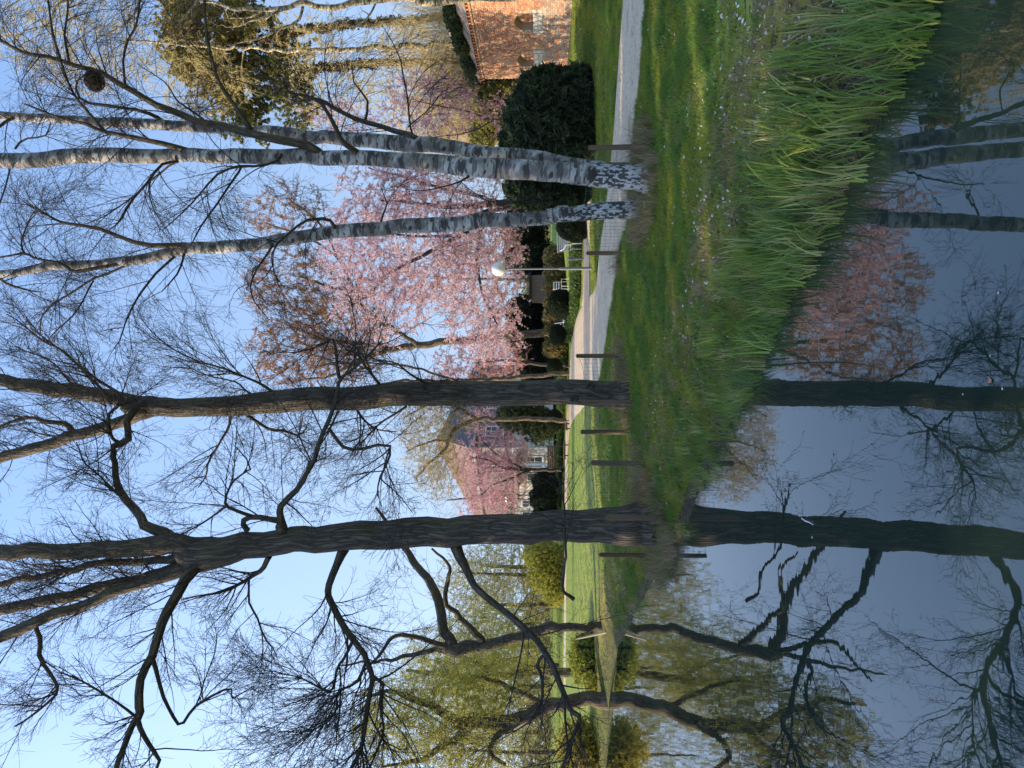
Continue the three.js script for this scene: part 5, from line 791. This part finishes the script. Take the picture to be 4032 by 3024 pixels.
{ // dead straw and long dry grass
  const V = [bladeTuft(14, 0.15, 0.4, 0.006, 0.1, 1.5, 4, 51), bladeTuft(10, 0.2, 0.6, 0.005, 0.08, 0.9, 4, 52)];
  reseed(420); const ms = [[], []], cs = [[], []], dry = () => mixc([0.3, 0.21, 0.12], [0.58, 0.46, 0.28], rnd());
  for (let i = 0; i < 11000; i++) { const d = 4.5 * Math.pow(25 / 4.5, rnd()), x = R(-0.56, 0.56) * d, s = pondDist(x, -d); if (s < 0 || s > 2.2 || rnd() > 0.5 * fbm(x * 1.4, d * 1.4, 71, 3) + (s > 1 ? 0.2 : 0.1)) continue; ms[0].push(mat4([x, ground(x, -d, s), -d], R(-0.5, 0.5), R(0, 6.3), R(-0.5, 0.5), R(0.4, 0.85))); cs[0].push(dry()); }
  for (const [y, d, r, n] of [[2066, 14.4, 1.15, 620], [1555, 16.5, 0.8, 170], [822, 13.4, 0.75, 190], [690, 12.6, 0.95, 330], [600, 12.6, 0.5, 110], [2180, 15.6, 0.8, 130], [1400, 17, 0.5, 90], [1830, 15.2, 0.6, 90], [996, 16.2, 0.45, 70]]) { const c = at(2500, y, d); for (let i = 0; i < n; i++) { const a = R(0, 6.3), q = r * (0.25 + 0.75 * Math.sqrt(rnd())), x = c[0] + Math.cos(a) * q, z = c[2] + Math.sin(a) * q; if (onWalk(x, z)) continue; const g = rnd() < 0.3; ms[1].push(mat4(G(x, z, -0.01), R(-0.3, 0.3), R(0, 6.3), R(-0.3, 0.3), R(0.5, 1.1))); cs[1].push(g ? mixc([0.08, 0.12, 0.03], [0.13, 0.17, 0.05], rnd()) : dry()); } }
  const o = stuffGroup('dry_grass', 'long dry straw around the trunks and along the top of the bank'); V.forEach((g, k) => inst('straw', g, M.blade, ms[k], cs[k], o));
}
{ // pale fallen leaves
  reseed(430); const g = new THREE.SphereGeometry(1, 6, 4, 0, 6.283, 0, 1.0); g.scale(1, 0.55, 0.62); const ms = [], cs = [];
  for (let i = 0; i < 9500; i++) { const d = 5.5 * Math.pow(22 / 5.5, rnd()), x = R(-0.55, 0.55) * d, s = pondDist(x, -d); if (s < 0.6 || onWalk(x, -d)) continue; if (s > 2.2 && rnd() < 0.45) continue; ms.push(mat4([x, ground(x, -d, s) + 0.022, -d], R(-0.9, 0.9), R(0, 6.3), R(-0.9, 0.9), R(0.009, 0.03))); cs.push(rnd() < 0.45 ? mixc([0.6, 0.56, 0.48], [0.85, 0.82, 0.76], rnd()) : mixc([0.16, 0.11, 0.07], [0.36, 0.27, 0.17], rnd())); }
  const m = inst('fallen_leaves', g, std([1, 1, 1], 0.9), ms, cs); m.userData.label = 'pale and brown fallen leaves scattered over the lawn and bank';
}
function leafOnWater(label, x, y, s, c, name = 'floating_leaf', cat = 'leaf') { const p = onLevel(x, y, 0.006), g = new THREE.SphereGeometry(1, 12, 6, 0, 6.283, 0, 1.1), ps = g.attributes.position; for (let i = 0; i < ps.count; i++) { const a = Math.atan2(ps.getZ(i), ps.getX(i)), k = 1 + 0.3 * Math.cos(a * 5); ps.setXYZ(i, ps.getX(i) * s * k, (ps.getY(i) - 0.5) * s * 0.45, ps.getZ(i) * s * k * 0.75); } g.computeVertexNormals(); const m = mesh(name, g, std(c, 0.8)); m.position.set(...p); m.rotation.y = x; tag(m, label, cat); }
leafOnWater('curled red brown leaf floating on the reflection of the lone trunk', 3897, 1498, 0.02, [0.42, 0.17, 0.1]);
leafOnWater('pale petal floating left of the red brown leaf', 3946, 1530, 0.008, [0.6, 0.58, 0.5], 'floating_petal', 'petal');
leafOnWater('pale petal floating on the dark trunk reflection, nearer the reeds than the leaf', 3791, 1552, 0.007, [0.5, 0.5, 0.4], 'floating_petal', 'petal');
leafOnWater('pale petal floating well right of the red brown leaf, over sky reflection', 3930, 1153, 0.008, [0.6, 0.62, 0.5], 'floating_petal', 'petal');
leafOnWater('yellow green petal floating just right of the lone trunk reflection', 3898, 1401, 0.007, [0.5, 0.55, 0.3], 'floating_petal', 'petal');
leafOnWater('small pale petal beside the floating pale twig', 3197, 2116, 0.014, [0.6, 0.58, 0.52], 'floating_petal', 'petal');
tag(rod('floating_twig', [onLevel(3157, 2041, 0.01), onLevel(3172, 2052, 0.03), onLevel(3186, 2056, 0.012), onLevel(3204, 2067, 0.014)], [0.006, 0.007, 0.007, 0.003], std([0.6, 0.57, 0.52])), 'pale twig floating on the reflection of the thickest trunk', 'twig');
{ const p = onGround(2552, 800), g = new THREE.IcosahedronGeometry(0.07, 3), ps = g.attributes.position; for (let i = 0; i < ps.count; i++) { const k = 0.8 + 0.5 * fbm(ps.getX(i) * 20 + 5, ps.getY(i) * 20, ps.getZ(i) * 20); ps.setXYZ(i, ps.getX(i) * k * 1.1, ps.getY(i) * k * 0.8, ps.getZ(i) * k); } g.computeVertexNormals(); const m = mesh('stone', g, std([0.55, 0.5, 0.44], 0.95)); m.position.set(p[0], p[1] + 0.03, p[2]); tag(m, 'pale stone lying in the grass between the two birches', 'stone'); }
{ const a = at(2268, 2516, 26), b = at(2362, 2488, 25.4); b[1] = ground(b[0], b[2]); const m = rod('leaning_branch', [b, add(b, sub(a, b), 0.5), a], [0.05, 0.045, 0.03], std([0.5, 0.4, 0.26])); tag(m, 'pale broken branch leaning on the far bank beside the bright green shrub', 'branch'); }
renderer.render(scene, camera);
